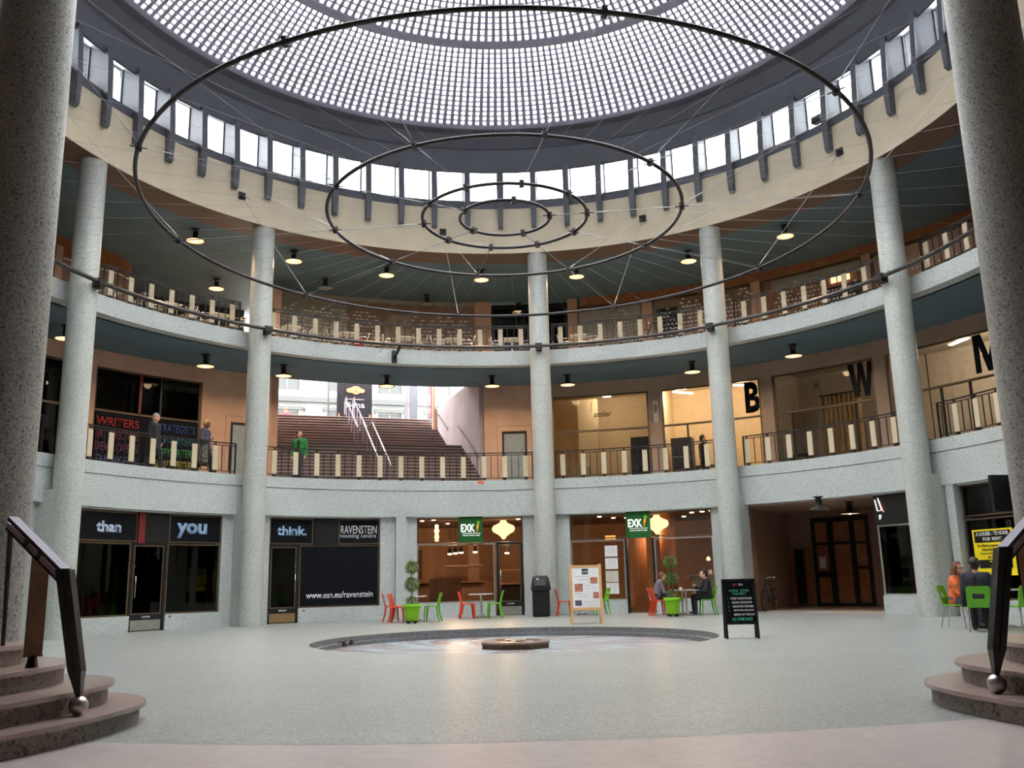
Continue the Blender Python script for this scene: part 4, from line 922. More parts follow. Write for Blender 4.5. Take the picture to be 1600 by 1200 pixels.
def dash_field(nm, a0, a1, z0, z1, da, dz, w_, h_, m_, label, R=RB2-.02, jitter=.2):
    b = MB(); j = 0; z_ = z0
    while z_ < z1:
        a = a0+(da/2 if j % 2 else 0)
        while a < a1:
            if random.random() > .1 and z_ < z1-.25*(random.random()**2)*3:
                b.box(-w_/2, w_/2, -h_/2, h_/2, 0, .006, FR(a+random.uniform(-.1, .1)*jitter, R, z_))
            a += da
        z_ += dz; j += 1
    o = b.build(nm, m_); o['kind'] = 'stuff'; o['label'] = label; o['category'] = 'window stickers'
dash_field('dash_stickers', -30.5, -17.3, Z2+.1, 11.85, .66, .145, .14, .055, 'dash_white', 'scattered small white dashes printed over the long upper gallery shop front')
dash_field('dash_stickers', -13.0, -5, Z2+.1, 11.75, .66, .15, .14, .055, 'dash_white', 'scattered small white dashes printed beside the beige marbled panel')
# glazed opening in the middle
WN[0] += 1; t = sempty('window_%d' % WN[0], 'black framed glazed doors in the middle of the upper gallery')
for (p0, p1, q0, q1) in ((-2.2, -1.7, Z2, 12.2), (2.0, 2.5, Z2, 12.2), (7.9, 8.4, Z2, 12.2), (-2.2, 8.4, 12.1, 12.25), (-2.2, 8.4, 10.35, 10.45)): b = MB(); b.pbox(RB2, RB2+.1, p0, p1, q0, q1); b.build('frame_bar', 'black', t)
b = MB(); b.pbox(RB2+.04, RB2+.05, -1.7, 7.9, Z2, 12.1); b.build('window_pane', 'glass_smoke', t)
wallarcs('wall_upper_hall', [(-2.4, 9.7, Z2, ZC)], 'room_dark', 'dark hall behind the glazed doors', 20.3, 20.5)
for (a0, a1, mm, lab) in ((9.7, 18.6, 'mural_grey', 'shop front with an arched dark window'), (20.0, 33.3, 'brown_wall', 'shop front with a dark door and dots'), (34.5, 47.6, 'wood_orange', 'orange shop front with dots'), (48.7, 62, 'peach_wall', 'peach shop front with dots'), (63, 76, 'peach_wall', 'pale end shop front')):
    wallarcs('wall_upper_shop', [(a0, a1, Z2, 12.05)], mm, lab+' on the upper gallery', RB2+.06, RB2+.2)
    b = MB()
    for (p0, p1, q0, q1) in ((a0, a0+.25, Z2, 12.05), (a1-.25, a1, Z2, 12.05), (a0, a1, 11.95, 12.05)): b.pbox(RB2-.02, RB2+.06, p0, p1, q0, q1)
    struct(b.build('trim_shop_frame', 'bronze'), 'bronze frame of the '+lab)
b = MB(); b.pbox(RB2+.0, RB2+.06, 20.6, 23.4, Z2, 11.6); struct(b.build('door_upper_dark', 'black'), 'dark glass door on the upper gallery')
b = MB(); b.pbox(RB2+.0, RB2+.06, 43.0, 47.0, Z2, 11.2); struct(b.build('door_upper_dots', 'black'), 'dark door with dots on the upper gallery')
b = MB(); b.pbox(RB2-.0, RB2+.04, 43.4, 46.0, 11.35, 11.65); tag(b.build('light_box', 'light_box'), 'glowing orange light box over the dotted door', 'lamp')
for (a0, a1, w_, z1) in ((14.5, 18.2, .08, 11.9), (20.8, 23.2, .08, 11.7), (24, 33, .11, 12.0), (36.5, 42.5, .095, 11.75), (43.2, 46.8, .10, 11.3), (49, 61.5, .095, 11.2)):
    dash_field('dot_stickers', a0, a1, Z2+.1, z1, .52, .16, w_, w_*.7, 'dash_white', 'rows of small white dots printed on the upper shop front from %d to %d' % (a0, a1), RB2-.03, .0)
b = MB(); b.pbox(RB2-.02, RB2+.05, 36, 47.4, 11.55, 11.95); struct(b.build('trim_shop_transom', 'mural_grey'), 'dark transom of the orange shop front')
# ------------------------------------------------------------------ gallery railings
def railing(a0, a1, phase, step, R, z0, label, hook=True):
    t = thing('balcony_railing', label, 'railing')
    zb, zt = z0+.11, z0+.83
    for (zz, nm, hh) in ((z0+.085, 'bottom_rail', .018), (z0+.87, 'middle_rail', .02), (z0+.945, 'top_rail', .034)):
        b = MB(); b.pbox(R-.02, R+.02, a0, a1, zz-hh/2, zz+hh/2); b.build(nm, 'iron', t)
    k0 = int(math.ceil((a0+.3-phase)/step)); k1 = int(math.floor((a1-.3-phase)/step))
    for k in range(k0, k1+1):
        a = phase+k*step
        o = obj('panel', PANEL, None, t, FR(a, R, z0)); obj('panel_foot', PFOOT, None, o); obj('rail_spacer', PSPC, None, o)
        for q in (1/3, 2/3):
            if a+q*step < a1-.2: obj('baluster', BALU, None, t, FR(a+q*step, R, z0))
    a = phase+(k0-1)*step
    for q in (1/3, 2/3):
        if a+q*step > a0+.2: obj('baluster', BALU, None, t, FR(a+q*step, R, z0))
    for a in (a0, a1):
        b = MB(); b.box(-.02, .02, 0, .96, -.02, .02, FR(a, R, z0)); b.build('end_post', 'iron', t)
PANEL = MB().bevbox(-.083, .083, .11, .83, -.018, .018, .004).mesh('panel'); PANEL.materials.append(MATS['panel_cream'])
PFOOT = MB().box(-.05, .05, 0, .075, -.04, .04).mesh('panel_foot'); PFOOT.materials.append(MATS['iron'])
PSPC = MB().box(-.03, .03, .875, .935, -.012, .012).mesh('rail_spacer'); PSPC.materials.append(MATS['iron'])
BALU = MB().box(-.011, .011, .09, .87, -.011, .011).mesh('baluster'); BALU.materials.append(MATS['iron'])
RR1, RR2 = 12.14, 12.24
hc = 1.9
E0, E1 = CA[0]-32, CA[4]+32
def ph(x, y, R): return pcyl(x, y, R)[0]
railing(E0+hc, CA[0]-hc, ph(75, 680, RR1), 3.25, RR1, Z1, 'lower gallery railing past the column beside "than"')
railing(CA[0]+hc, CA[1]-hc, ph(206, 697, RR1), 3.22, RR1, Z1, 'lower gallery railing in front of the coloured job names')
railing(CA[1]+hc, CA[2]-hc, ph(561, 725, RR1), 3.36, RR1, Z1, 'lower gallery railing in front of the stairs')
railing(CA[2]+hc, CA[3]-hc, ph(1040, 715, RR1), 3.32, RR1, Z1, 'lower gallery railing in front of the lit atelier office')
railing(CA[3]+hc, CA[4]-hc, ph(1298, 680, RR1), 3.29, RR1, Z1, 'lower gallery railing in front of the letter W')
railing(CA[4]+hc, E1-hc, ph(1493, 645, RR1), 3.25, RR1, Z1, 'lower gallery railing in front of the letter M')
railing(E0+hc, CA[0]-hc, ph(95, 420, RR2), 3.25, RR2, Z2, 'upper gallery railing above the lower railing past the first column')
railing(CA[0]+hc, CA[1]-hc, ph(268, 470, RR2), 3.25, RR2, Z2, 'upper gallery railing in front of the rounded brown shop corner')
railing(CA[1]+hc, CA[2]-hc, ph(622, 521, RR2), 3.395, RR2, Z2, 'upper gallery railing in front of the dash-printed shop front')
railing(CA[2]+hc, CA[3]-hc, ph(969, 516, RR2), 3.31, RR2, Z2, 'upper gallery railing in front of the dark door and bicycle')
railing(CA[3]+hc, CA[4]-hc, ph(1288, 455, RR2), 3.28, RR2, Z2, 'upper gallery railing in front of the orange dotted shop')
railing(CA[4]+hc, E1-hc, ph(1479, 385, RR2), 3.25, RR2, Z2, 'upper gallery railing in front of the peach shop front')
# bicycle wheels etc. on the upper gallery are built with the furniture

# ------------------------------------------------------------------ ring sculpture on cables: one hanging work of rings, wires and tube
ZR = 9.02; NODE = [-47.2+36*k for k in range(10)]
mob = thing('ring_mobile', 'hanging sculpture of four steel rings, radiating wires and a round perimeter tube', 'sculpture')
RINGS = [(7.63, .042), (3.89, .04), (1.83, .038), (1.0, .036)]
for (R, r) in RINGS:
    t = MB().ring(R, ZR, r, 160, 10).build('steel_ring', 'ring_steel', mob)
    for a in (NODE if R > 1.5 else NODE[::2]):
        M = FR(a, R, ZR); b = MB(); b.box(-.045, .045, -.07, .07, -.055, .055, M); b.cyl(M @ Vector((0, 0, -.15)), M @ Vector((0, 0, .15)), .014); b.build('clamp', 'iron', t)
tb = MB().ring(11.06, 8.93, .058, 240, 10).build('perimeter_tube', 'tube_dark', mob)
for i in range(60):
    a = 2+6*i; b = MB(); b.cyl(FR(a, 11.06, 8.93) @ Vector((0, .05, .0)), FR(a, 11.06, 8.93) @ Vector((0, .09, .05)), .012, n=6); b.build('cable_hook', 'chrome', tb)
for a in CA+[CA[0]-32, CA[4]+32]:
    M = FR(a, 11.06, 8.93); b = MB(); b.box(-.09, .09, -.15, .05, -.18, .05, M); b.box(-.12, .12, -.085, .085, -.075, .08, M); b.build('column_bracket', 'iron', tb)
M = FR(-18.9, 11.06, 8.93); b = MB(); b.tube([M @ Vector((0, 0, 0)), M @ Vector((0, -.15, -.6)), M @ Vector((0, -.18, -1.04))], .05, 6); b.box(-.09, .09, -.38, .05, -1.05, -1.0, M); b.build('fascia_bracket', 'iron', tb)
def cable(nm, p0, p1, r, turn=True):
    w_ = MB().cyl(p0, p1, r, n=5, caps=False).build(nm, 'cable' if turn else 'wire', mob)
    if turn:
        p0 = Vector(p0); p1 = Vector(p1); d = (p1-p0).normalized()
        for P, s_ in ((p0, 1), (p1, -1)): MB().tube([P+d*s_*.12, P+d*s_*.2, P+d*s_*.5, P+d*s_*.58], [.005, .011, .011, .005], 6).build('turnbuckle', 'cable', w_)
mat('wire', (.30, .30, .31), .4, metal=.6, var=.02)
for i in range(60): cable('radial_wire', pol(3.93, 2+6*i, ZR), pol(11.0, 2+6*i, 8.96), .0026, False)
for a in NODE:
    cable('tie_rod', pol(1.87, a, ZR), pol(3.85, a, ZR), .006); cable('tie_rod', pol(3.93, a, ZR), pol(7.59, a, ZR), .005)
    cable('hanger', pol(7.6, a, ZR+.04), pol(11.2, a, 13.08), .005); cable('hanger', pol(3.9, a, ZR+.04), pol(11.2, a, 13.12), .0035)
    M = FR(a, RCR, 13.12); b = MB().box(-.11, .11, -.11, .11, .002, .07, M).build('anchor_box', 'black', mob); MB().cyl(M @ Vector((0, 0, .07)), M @ Vector((0, 0, .13)), .03).build('eye_bolt', 'iron', b)
for a in NODE[::2]: cable('tie_rod', pol(1.03, a, ZR), pol(1.8, a, ZR), .007)
t = thing('floodlight', 'black floodlight on the clerestory sill', 'lamp'); M = FR(pcyl(1280, 205, 11.4)[0], 11.45, 14.50); MB().box(-.22, .1, .0, .2, -.12, .1, M).build('lamp_body', 'black', t); MB().tube([M @ Vector((-.25, 0, 0)), M @ Vector((-.2, .24, 0)), M @ Vector((.12, .24, 0)), M @ Vector((.15, 0, 0))], .014, 6).build('yoke', 'black', t)

# ------------------------------------------------------------------ ceiling lamps of the galleries
def dish_lamp(P, zc, label, drop=.30, lit=True, group=None, r=.30):
    t = thing('ceiling_lamp', label, 'lamp', (P.x, P.y, zc), 0, group); d = drop
    MB().lathe([(.14, 0), (.14, -.02), (.085, -.03), (.085, -d+.02), (.10, -d)], 18).build('canister', 'black', t)
    MB().lathe([(.10, -d), (.20, -d-.03), (r, -d-.085), (r, -d-.10), (r-.02, -d-.095), (.18, -d-.045), (.06, -d-.02)], 28).build('dish', 'black', t)
    MB().lathe([(r-.025, -d-.09), (r-.03, -d-.084), (.18, -d-.05), (.02, -d-.03)], 28).build('diffuser', 'lamp_disc' if lit else 'counter_grey', t)
    if lit: MB().sphere((0, 0, -d-.075), .045, 10, 6).build('bulb', 'lamp_bulb', t); add_light('SPOT', (0, 0, -d-.13), (360 if zc > 10 else 150) if zc > 5 else 50, WARM, t, .12, 165)
for (x, y) in ((305, 377), (459, 409), (604, 431), (752, 438), (901, 433), (1076, 409), (1227, 370)):
    P = pz(x, y, ZC-.40); dish_lamp(P, ZC, 'black dish lamp glowing warm in the front row of the upper gallery ceiling', group='upper gallery front lamps')
for (x, y, lit) in ((338, 451, True), (810, 488, True), (508, 450, False), (667, 475, False)):
    P = pz(x, y, ZC-.38); dish_lamp(P, ZC, 'black dish lamp in the back row of the upper gallery ceiling, '+('lit' if lit else 'unlit'), lit=lit, group='upper gallery back lamps '+('lit' if lit else 'unlit'))
for (x, y) in ((321, 573), (443, 588), (604, 604), (769, 604), (887, 602), (1082, 582), (1240, 557), (102, 530)):
    P = pz(x, y, G2B-.40); dish_lamp(P, G2B, 'black dish lamp glowing warm under the lower gallery ceiling', group='lower gallery lamps')
P = pz(1280, 797, 2.87); dish_lamp(P, 3.25, 'unlit dish lamp in the passage', .28, False); P = pz(1328, 803, 2.87); dish_lamp(P, 3.25, 'lit dish lamp in the passage near the glazed doors', .28, True)
t = thing('wall_lamp', 'small amber lamp beside the passage doors', 'lamp'); b = MB(); b.pbox(17.2, 17.35, q0+.2*qd, q0+1.6*qd, 2.62, 2.76); b.build('glow', 'amber', t); b = MB(); b.pbox(17.34, 17.39, q0+.4*qd, q0+1.4*qd, 2.62, 2.8); b.build('back_plate', 'black', t)

# ------------------------------------------------------------------ curved steps and hand rails at the entrance
def curved_steps(mir, label):
    st_ = thing('curved_steps', label, 'steps', (0, 0, 0)); YC = -11.1
    def outline(xm, inset):
        P = []
        for k in range(13):
            t_ = rad(90-90*k/12); P.append((xm-1.2-.0+(1.2-inset)*CO(t_), YC+(1.25-inset)*S(t_)))
        for k in range(1, 13):
            t_ = rad(-52*k/12); P.append((xm-3.4+(3.4-inset)*CO(t_), YC+(3.4-inset)*S(t_)))
        P = [(-9.0, P[0][1])]+P+[(-9.0, P[-1][1])]
        return [(.36-x, y) for x, y in reversed(P)] if mir else P
    for i, xm in enumerate((-3.17, -3.46, -3.86, -4.22, -4.62, -4.98)):
        z0 = .17*i; dy = -.0
        MB().prism(outline(xm, .05), z0, z0+.135).build('riser', 'step_riser', st_)
        MB().prism(outline(xm, 0), z0+.135, z0+.17).build('tread', 'step_tread', st_)
curved_steps(False, 'curved brown stone steps beside the column past the "than" window')
curved_steps(True, 'curved brown stone steps in front of the green chairs')
def entry_rail(mir, label):
    def X(x): return (.36-x) if mir else x
    t = thing('entrance_handrail', label, 'handrail')
    B = Vector((X(-3.42), -11.58, .17)); Tp = Vector((X(-3.58), -11.64, 1.29)); En = Vector((X(-4.22), -11.30, 1.74))
    MB().sphere(B+Vector((0, 0, .074)), .074, 20, 12).build('ball_foot', 'ball_steel', t)
    d = (Tp-B).normalized(); A = B+Vector((0, 0, .14))
    for s_ in (-1, 1):
        off = Vector((.03*s_, .0, 0)); b = MB(); q = [Vector((x, y, 0)) for x, y in ((-.024, -.045), (.024, -.045), (.024, .045), (-.024, .045))]
        b.loft([[A+off*.2+v*.5 for v in q], [A+d*.12+off*.6+v*.8 for v in q], [A+d*.2+off+v for v in q], [Tp+off+v*1.1 for v in q]], smooth=False); b.build('newel_bar', 'black_satin', t)
    rd = (En-Tp).normalized(); side = rd.cross(Vector((0, 0, 1))).normalized(); upv = side.cross(rd).normalized()
    def bar(nm, c0, c1, wd, th, m_):
        b = MB(); b.loft([[c+side*x+upv*y for x, y in ((-wd, -th), (wd, -th), (wd, th), (-wd, th))] for c in (c0, c1)], smooth=False); return b.build(nm, m_, t)
    L = (En-Tp).length
    bar('top_bar', Tp, En, .045, .010, 'rail_dark'); bar('top_bar_edge', Tp-upv*.02, En-upv*.02, .04, .008, 'black_satin')
    for q0, q1 in ((0, .36), (.44, .6), (.68, 1)): bar('lower_bar', Tp+rd*L*q0-upv*.07, Tp+rd*L*q1-upv*.07, .022, .022, 'rail_steel')
    bar('lower_bar_edge', Tp-upv*.10, En-upv*.10, .03, .008, 'black_satin')
    for q in (.40, .64): bar('connector', Tp+rd*(L*q-.02)-upv*.06, Tp+rd*(L*q+.02)-upv*.06, .02, .035, 'black_satin')
    Pp = Vector((X(-4.34), -11.05, .68)); MB().cyl(Pp, Vector((X(-4.24), -11.28, 1.62)), .017, .024, 8).build('post', 'black_satin', t)
    K = Vector((X(-4.0), -11.21, .51)); M = Matrix.Translation(K) @ Matrix.Rotation((.5 if not mir else -.5), 4, 'Z')
    MB().box(-.07, .07, -.02, .02, .10, .93, M).build('wood_panel', 'plank_brown', t)
    MB().lathe([(.05, 0), (.03, .1)], 4, M=M).build('panel_foot', 'black_satin', t)
    MB().box(-.076, .076, -.024, .024, .085, .10, M).build('panel_strip', 'bronze', t)
entry_rail(False, 'handrail with wood panel on the curved steps, chrome ball foot, near the "than" shop')
entry_rail(True, 'handrail with wood panel on the curved steps, chrome ball foot, near the yellow poster')
# ------------------------------------------------------------------ furniture
def setmat(me, m): me.materials.clear(); me.materials.append(MATS[m]); return me
def plastic_chair(label, m_, legm=None):
    """moulded cafe chair; faces +y"""
    t = thing('cafe_chair', label, 'chair')
    rings = []
    for (z, k) in ((.435, .96), (.445, 1.0), (.460, 1.0), (.466, .95)):
        rings.append([Vector((.215*k*math.copysign(abs(CO(q))**.45, CO(q)), .01+.205*k*math.copysign(abs(S(q))**.45, S(q)), z-.012*(1 if abs(k-.95) < .01 else 0))) for q in [2*PI*i/28 for i in range(28)]])
    MB().loft(rings).build('seat', m_, t)
    # backrest: rounded shell with a slot, leaning back
    def bp(x, z): return Vector((x, -.185-.10*(z-.45)/.4-.02*(1-(x/.2)**2), z))
    b = MB()
    def slab(x0, x1, z0, z1, n=6):
        R = []
        for i in range(n+1):
            x = x0+(x1-x0)*i/n; R.append([bp(x, z0)+Vector((0, .012, 0)), bp(x, z1)+Vector((0, .012, 0)), bp(x, z1)-Vector((0, .012, 0)), bp(x, z0)-Vector((0, .012, 0))])
        b.loft(R, smooth=False)
    slab(-.205, .205, .69, .80); slab(-.185, .185, .80, .83); slab(-.205, .205, .45, .60); slab(-.205, -.10, .60, .69, 2); slab(.10, .205, .60, .69, 2)
    b.build('backrest', m_, t)
    for sx in (-1, 1):
        for sy in (-1, 1):
            P0 = Vector((.185*sx, .17*sy-.005, .44)); P1 = Vector((.195*sx, (.185 if sy > 0 else -.20), .22)); P2 = Vector((.205*sx, (.20 if sy > 0 else -.265), 0))
            if legm: MB().tube([P0, P2], .013, 8).build('leg', legm, t)
            else: MB().tube([P0, P1, P2], [.03, .024, .018], 6).build('leg', m_, t)
    return t
PROTO = {}
def put_chair(kind, x, y, rz, label, z=0, group=None):
    if kind not in PROTO:
        PROTO[kind] = {'red': lambda: plastic_chair('', 'plastic_red'), 'green': lambda: plastic_chair('', 'plastic_green'), 'chrome': lambda: plastic_chair('', 'plastic_green', 'chrome'), 'alu': lambda: alu_chair()}[kind](); c = PROTO[kind]
    else: c = copy_tree(PROTO[kind])
    c.location = (x, y, z); c.rotation_euler = (0, 0, rz); tag(c, label, 'chair', group)
    return c
def cafe_table(x, y, rz, w_, d_, label, z=0, two=True, top='table_top'):
    t = thing('cafe_table', label, 'table', (x, y, z), rz)
    MB().bevbox(-w_/2, w_/2, -d_/2, d_/2, .72, .745, .006).build('table_top', top, t)
    for yy in ((-d_*.27, d_*.27) if two else (0,)):
        MB().cyl((0, yy, .03), (0, yy, .72), .032, n=12).build('pedestal', 'chrome', t)
        for k in range(4):
            q = PI/4+PI/2*k; MB().tube([(0, yy, .05), (.13*CO(q), yy+.13*S(q), .04), (.26*CO(q), yy+.26*S(q), .012)], [.03, .024, .012], 6).build('foot', 'chrome', t)
    return t
# cafe tables and chairs on the hall floor  (chairs face +y before turning)
E_, W_ = -PI/2, PI/2
cafe_table(-2.98, 9.0, .0, .7, 1.2, 'cafe table behind the leafy pot beside the pilaster')
put_chair('red', -3.72, 9.55, E_+.15, 'red cafe chair standing apart beside the terrazzo pilaster')
put_chair('red', -3.38, 8.45, E_-.1, 'red cafe chair beside the pot, nearer the basin')
put_chair('red', -3.42, 9.1, E_, 'red cafe chair beside the pot, nearer the shop front')
put_chair('green', -2.42, 8.75, W_-.1, 'green cafe chair on its own at the table behind the pot')
cafe_table(-1.03, 10.75, 0, .75, 1.25, 'cafe table in front of the glazed cafe door')
put_chair('red', -1.42, 10.35, E_, 'red cafe chair at the door table, nearer the basin')
put_chair('red', -1.5, 11.05, E_, 'red cafe chair at the door table, nearer the window')
put_chair('green', -.62, 10.35, W_, 'green cafe chair at the door table, nearer the basin')
put_chair('green', -.6, 11.05, W_, 'green cafe chair at the door table, nearer the window')
cafe_table(2.2, 10.95, 0, .7, .7, 'cafe table behind the wooden menu board', two=False)
put_chair('red', 1.62, 10.75, E_, 'red cafe chair between the litter bin and the menu board')
put_chair('green', 2.78, 10.8, W_+.2, 'green cafe chair half hidden behind the menu board')
T4 = cafe_table(5.16, 9.25, .0, .7, 1.2, 'cafe table where two guests sit')
put_chair('red', 4.42, 8.95, E_, 'red cafe chair beside the pot at the guests table, nearer the basin')
put_chair('red', 4.40, 9.62, E_, 'red cafe chair under the guest in grey')
put_chair('green', 5.82, 9.1, W_, 'green cafe chair under the guest in black')
cafe_table(9.55, -.85, .2, .7, .7, 'cafe table between the green chairs in front of the yellow poster', two=False)
put_chair('chrome', 8.86, -.30, E_-.75, 'green chair with chrome legs under the woman in orange')
put_chair('chrome', 8.70, -1.55, -.45, 'green chair with chrome legs under the man in navy')
put_chair('chrome', 9.4, -1.72, .12, 'empty green chair with chrome legs, its back towards the steps')
put_chair('chrome', 10.2, -.7, W_, 'empty green chair with chrome legs beyond the table by the yellow poster')
# topiary pots
def leafball(b, c, r, n, s=.045):
    for i in range(n):
        th = math.acos(random.uniform(-1, 1)); ph_ = random.uniform(0, 2*PI); q = r*random.uniform(.55, 1.05)
        d = Vector((S(th)*CO(ph_), S(th)*S(ph_), CO(th))); P = Vector(c)+d*q
        u_ = (d+Vector((random.uniform(-1, 1), random.uniform(-1, 1), random.uniform(-.6, 1)))).normalized(); v_ = u_.orthogonal().normalized()*s*.28
        b.add([P, P+u_*s*.5+v_, P+u_*s*1.2, P+u_*s*.5-v_], [(0, 1, 2, 3)])
def topiary(x, y, label, r=.26):
    t = thing('potted_topiary', label, 'plant', (x, y, 0))
    for q in range(4):
        a = PI/4+q*PI/2; MB().lathe([(.035, 0), (.035, .05)], 8, (.14*CO(a), .14*S(a), 0)).build('castor', 'black', t)
    MB().lathe([(.20, .05), (.20, .065), (.16, .07)], 20).build('dolly', 'black', t)
    MB().lathe([(.17, .07), (.185, .09), (r-.035, .42), (r-.035, .43), (r, .435), (r+.005, .53), (r-.02, .535), (r-.03, .50)], 32).build('pot', 'pot_green', t)
    MB().lathe([(r-.03, .48), (.02, .50)], 20).build('soil', 'soil', t)
    MB().tube([(0, 0, .49), (.01, 0, .9), (0, .01, 1.5)], .014, 6).build('stem', 'bark', t)
    for (z, rr, n) in ((.58, .16, 420), (1.08, .19, 900), (1.56, .18, 850)):
        b = MB(); leafball(b, (0, 0, z), rr, n); o = b.build('foliage', 'leaf', t); o['kind'] = 'stuff'
topiary(-2.92, 7.85, 'lime green pot with a two-ball topiary beside the red chairs'); topiary(4.66, 8.42, 'lime green pot with a two-ball topiary in front of the seated guests')
# litter bin
t = thing('litter_bin', 'tall black plastic litter bin in front of the column', 'bin', (.87, 10.55, 0)); P = []
MB().bevbox(-.27, .27, -.25, .25, 0, .82, .04).build('body', 'black', t)
b = MB(); b.loft([[Vector((x*w_, y*d_+oy, z)) for x, y in ((-.85, -1), (.85, -1), (1, -.85), (1, .85), (.85, 1), (-.85, 1), (-1, .85), (-1, -.85))] for z, w_, d_, oy in ((.80, .30, .28, 0), (.86, .31, .29, 0), (1.0, .29, .27, 0), (1.2, .25, .22, .02), (1.26, .2, .16, .02))], smooth=False); hd = b.build('hood', 'black', t)
M = Matrix.Translation((-.02, -.285, 1.0)) @ Matrix.Rotation(-.28, 4, 'X'); b = MB(); b.bevbox(-.17, .17, -.01, .02, -.06, .17, .01, M); b.build('flap', 'black_satin', hd)
MB().lathe([(.035, 0), (.03, .01)], 12, M=Matrix.Translation((-.10, -.262, 1.16)) @ Matrix.Rotation(PI/2+.3, 4, 'X')).build('sticker', 'paper', hd)
# wooden menu A-board
t = thing('menu_board', 'pine framed menu board with food pictures standing by the basin', 'board', (1.88, 5.15, 0), -.04)
LM = Matrix.Rotation(-.16, 4, 'X')
def abpart(nm, m_, x0, x1, y0, y1, z0, z1, M, par=None): b = MB(); b.box(x0, x1, y0, y1, z0, z1, M); return b.build(nm, m_, par or t)
FM = Matrix.Translation((0, -.25, 0)) @ LM; BM = Matrix.Translation((0, .25, 0)) @ Matrix.Rotation(.16, 4, 'X')
for sx in (-1, 1):
    abpart('leg', 'pine', .38*sx-.035, .38*sx+.035, -.02, .02, 0, 1.52, FM); abpart('leg', 'pine', .38*sx-.035, .38*sx+.035, -.02, .02, 0, 1.52, BM)
for z in (.38, 1.46): abpart('rail', 'pine', -.345, .345, -.02, .02, z-.03, z+.035, FM); abpart('rail', 'pine', -.345, .345, -.02, .02, z-.03, z+.035, BM)
sh = abpart('menu_sheet', 'paper', -.345, .345, -.012, .005, .41, 1.43, FM); abpart('back_sheet', 'paper', -.345, .345, -.005, .012, .41, 1.43, BM)
for (nm, m_, x0, x1, z0, z1) in (('logo', 'menu_green', -.09, .07, 1.26, 1.40), ('photo', 'menu_photo', .12, .31, 1.02, 1.18), ('photo', 'menu_photo', -.29, -.08, .82, 1.02), ('photo', 'menu_photo', .18, .33, .64, .80), ('photo', 'menu_photo2', -.29, -.12, .46, .60)): abpart(nm, m_, x0, x1, -.016, -.012, z0, z1, FM, sh)
for (x0, x1, z) in ((-.3, .1, 1.2), (-.2, .08, 1.12), (-.05, .22, .96), (0, .3, .9), (-.3, .05, .75), (-.25, .02, .68), (-.06, .3, .56), (-.06, .14, .52), (0, .32, .46)): abpart('text_line', 'menu_grey', x0, x1, -.015, -.012, z, z+.014, FM, sh)
text('exki', 'paper', .05, FM @ Matrix.Translation((-.01, -.0165, 1.33)) @ Matrix.Rotation(PI/2, 4, 'X'), sh, width=.12, bend=False, bold=.01)
# chalkboard
t = thing('chalkboard', 'black chalkboard with chalk lettering in front of the column', 'board', (4.16, -1.80, 0), -.1)
FM = Matrix.Translation((0, -.14, 0)) @ Matrix.Rotation(-.13, 4, 'X'); BM = Matrix.Translation((0, .14, 0)) @ Matrix.Rotation(.13, 4, 'X')
for sx in (-1, 1): abpart('leg', 'black', .28*sx-.022, .28*sx+.022, -.016, .016, 0, 1.07, FM); abpart('leg', 'black', .28*sx-.022, .28*sx+.022, -.016, .016, 0, 1.07, BM)
sl = abpart('slate', 'vinyl_black', -.27, .27, -.01, .008, .27, 1.05, FM); abpart('frame_top', 'black', -.30, .30, -.016, .016, 1.03, 1.07, FM); abpart('frame_bottom', 'black', -.30, .30, -.016, .016, .25, .285, FM); abpart('back_slate', 'black', -.27, .27, -.008, .01, .27, 1.05, BM)
MB().cyl((0, -.10, .05), (0, .10, .05), .004, n=5).build('stay_cord', 'black', t)
def chalk(s_, m_, h, wd, x, z): text(s_, m_, h, FM @ Matrix.Translation((x, -.0125, z)) @ Matrix.Rotation(PI/2, 4, 'X'), sl, width=wd, bend=False, bold=.02, depth=.002)
chalk('EAT', 'chalk_red', .04, .08, -.06, .965); chalk('IN', 'chalk_white', .04, .07, .04, .965); chalk('WAFFLES', 'chalk_green', .04, .17, -.1, .855); chalk('COFFEE', 'chalk_green', .04, .16, .1, .855); chalk('THE BEST', 'chalk_green', .04, .26, .0, .80)
for i, s_ in enumerate(('FINEST SANDWICHES', 'BELGIAN CHOCOLATES', 'ASSORTED PASTRIES', 'SMOOTHIES AND JUICES', 'BREAD OF THE DAY')):
    chalk(s_, 'chalk_white', .038, .38-.02*(i % 2), .03+.01*i, .715-.072*i)
    if i < 4: chalk('*', 'chalk_green', .025, .025, -.21+.004*i, .715-.072*i)
chalk('ALL HOME MADE', 'chalk_green', .06, .37, .02, .345)
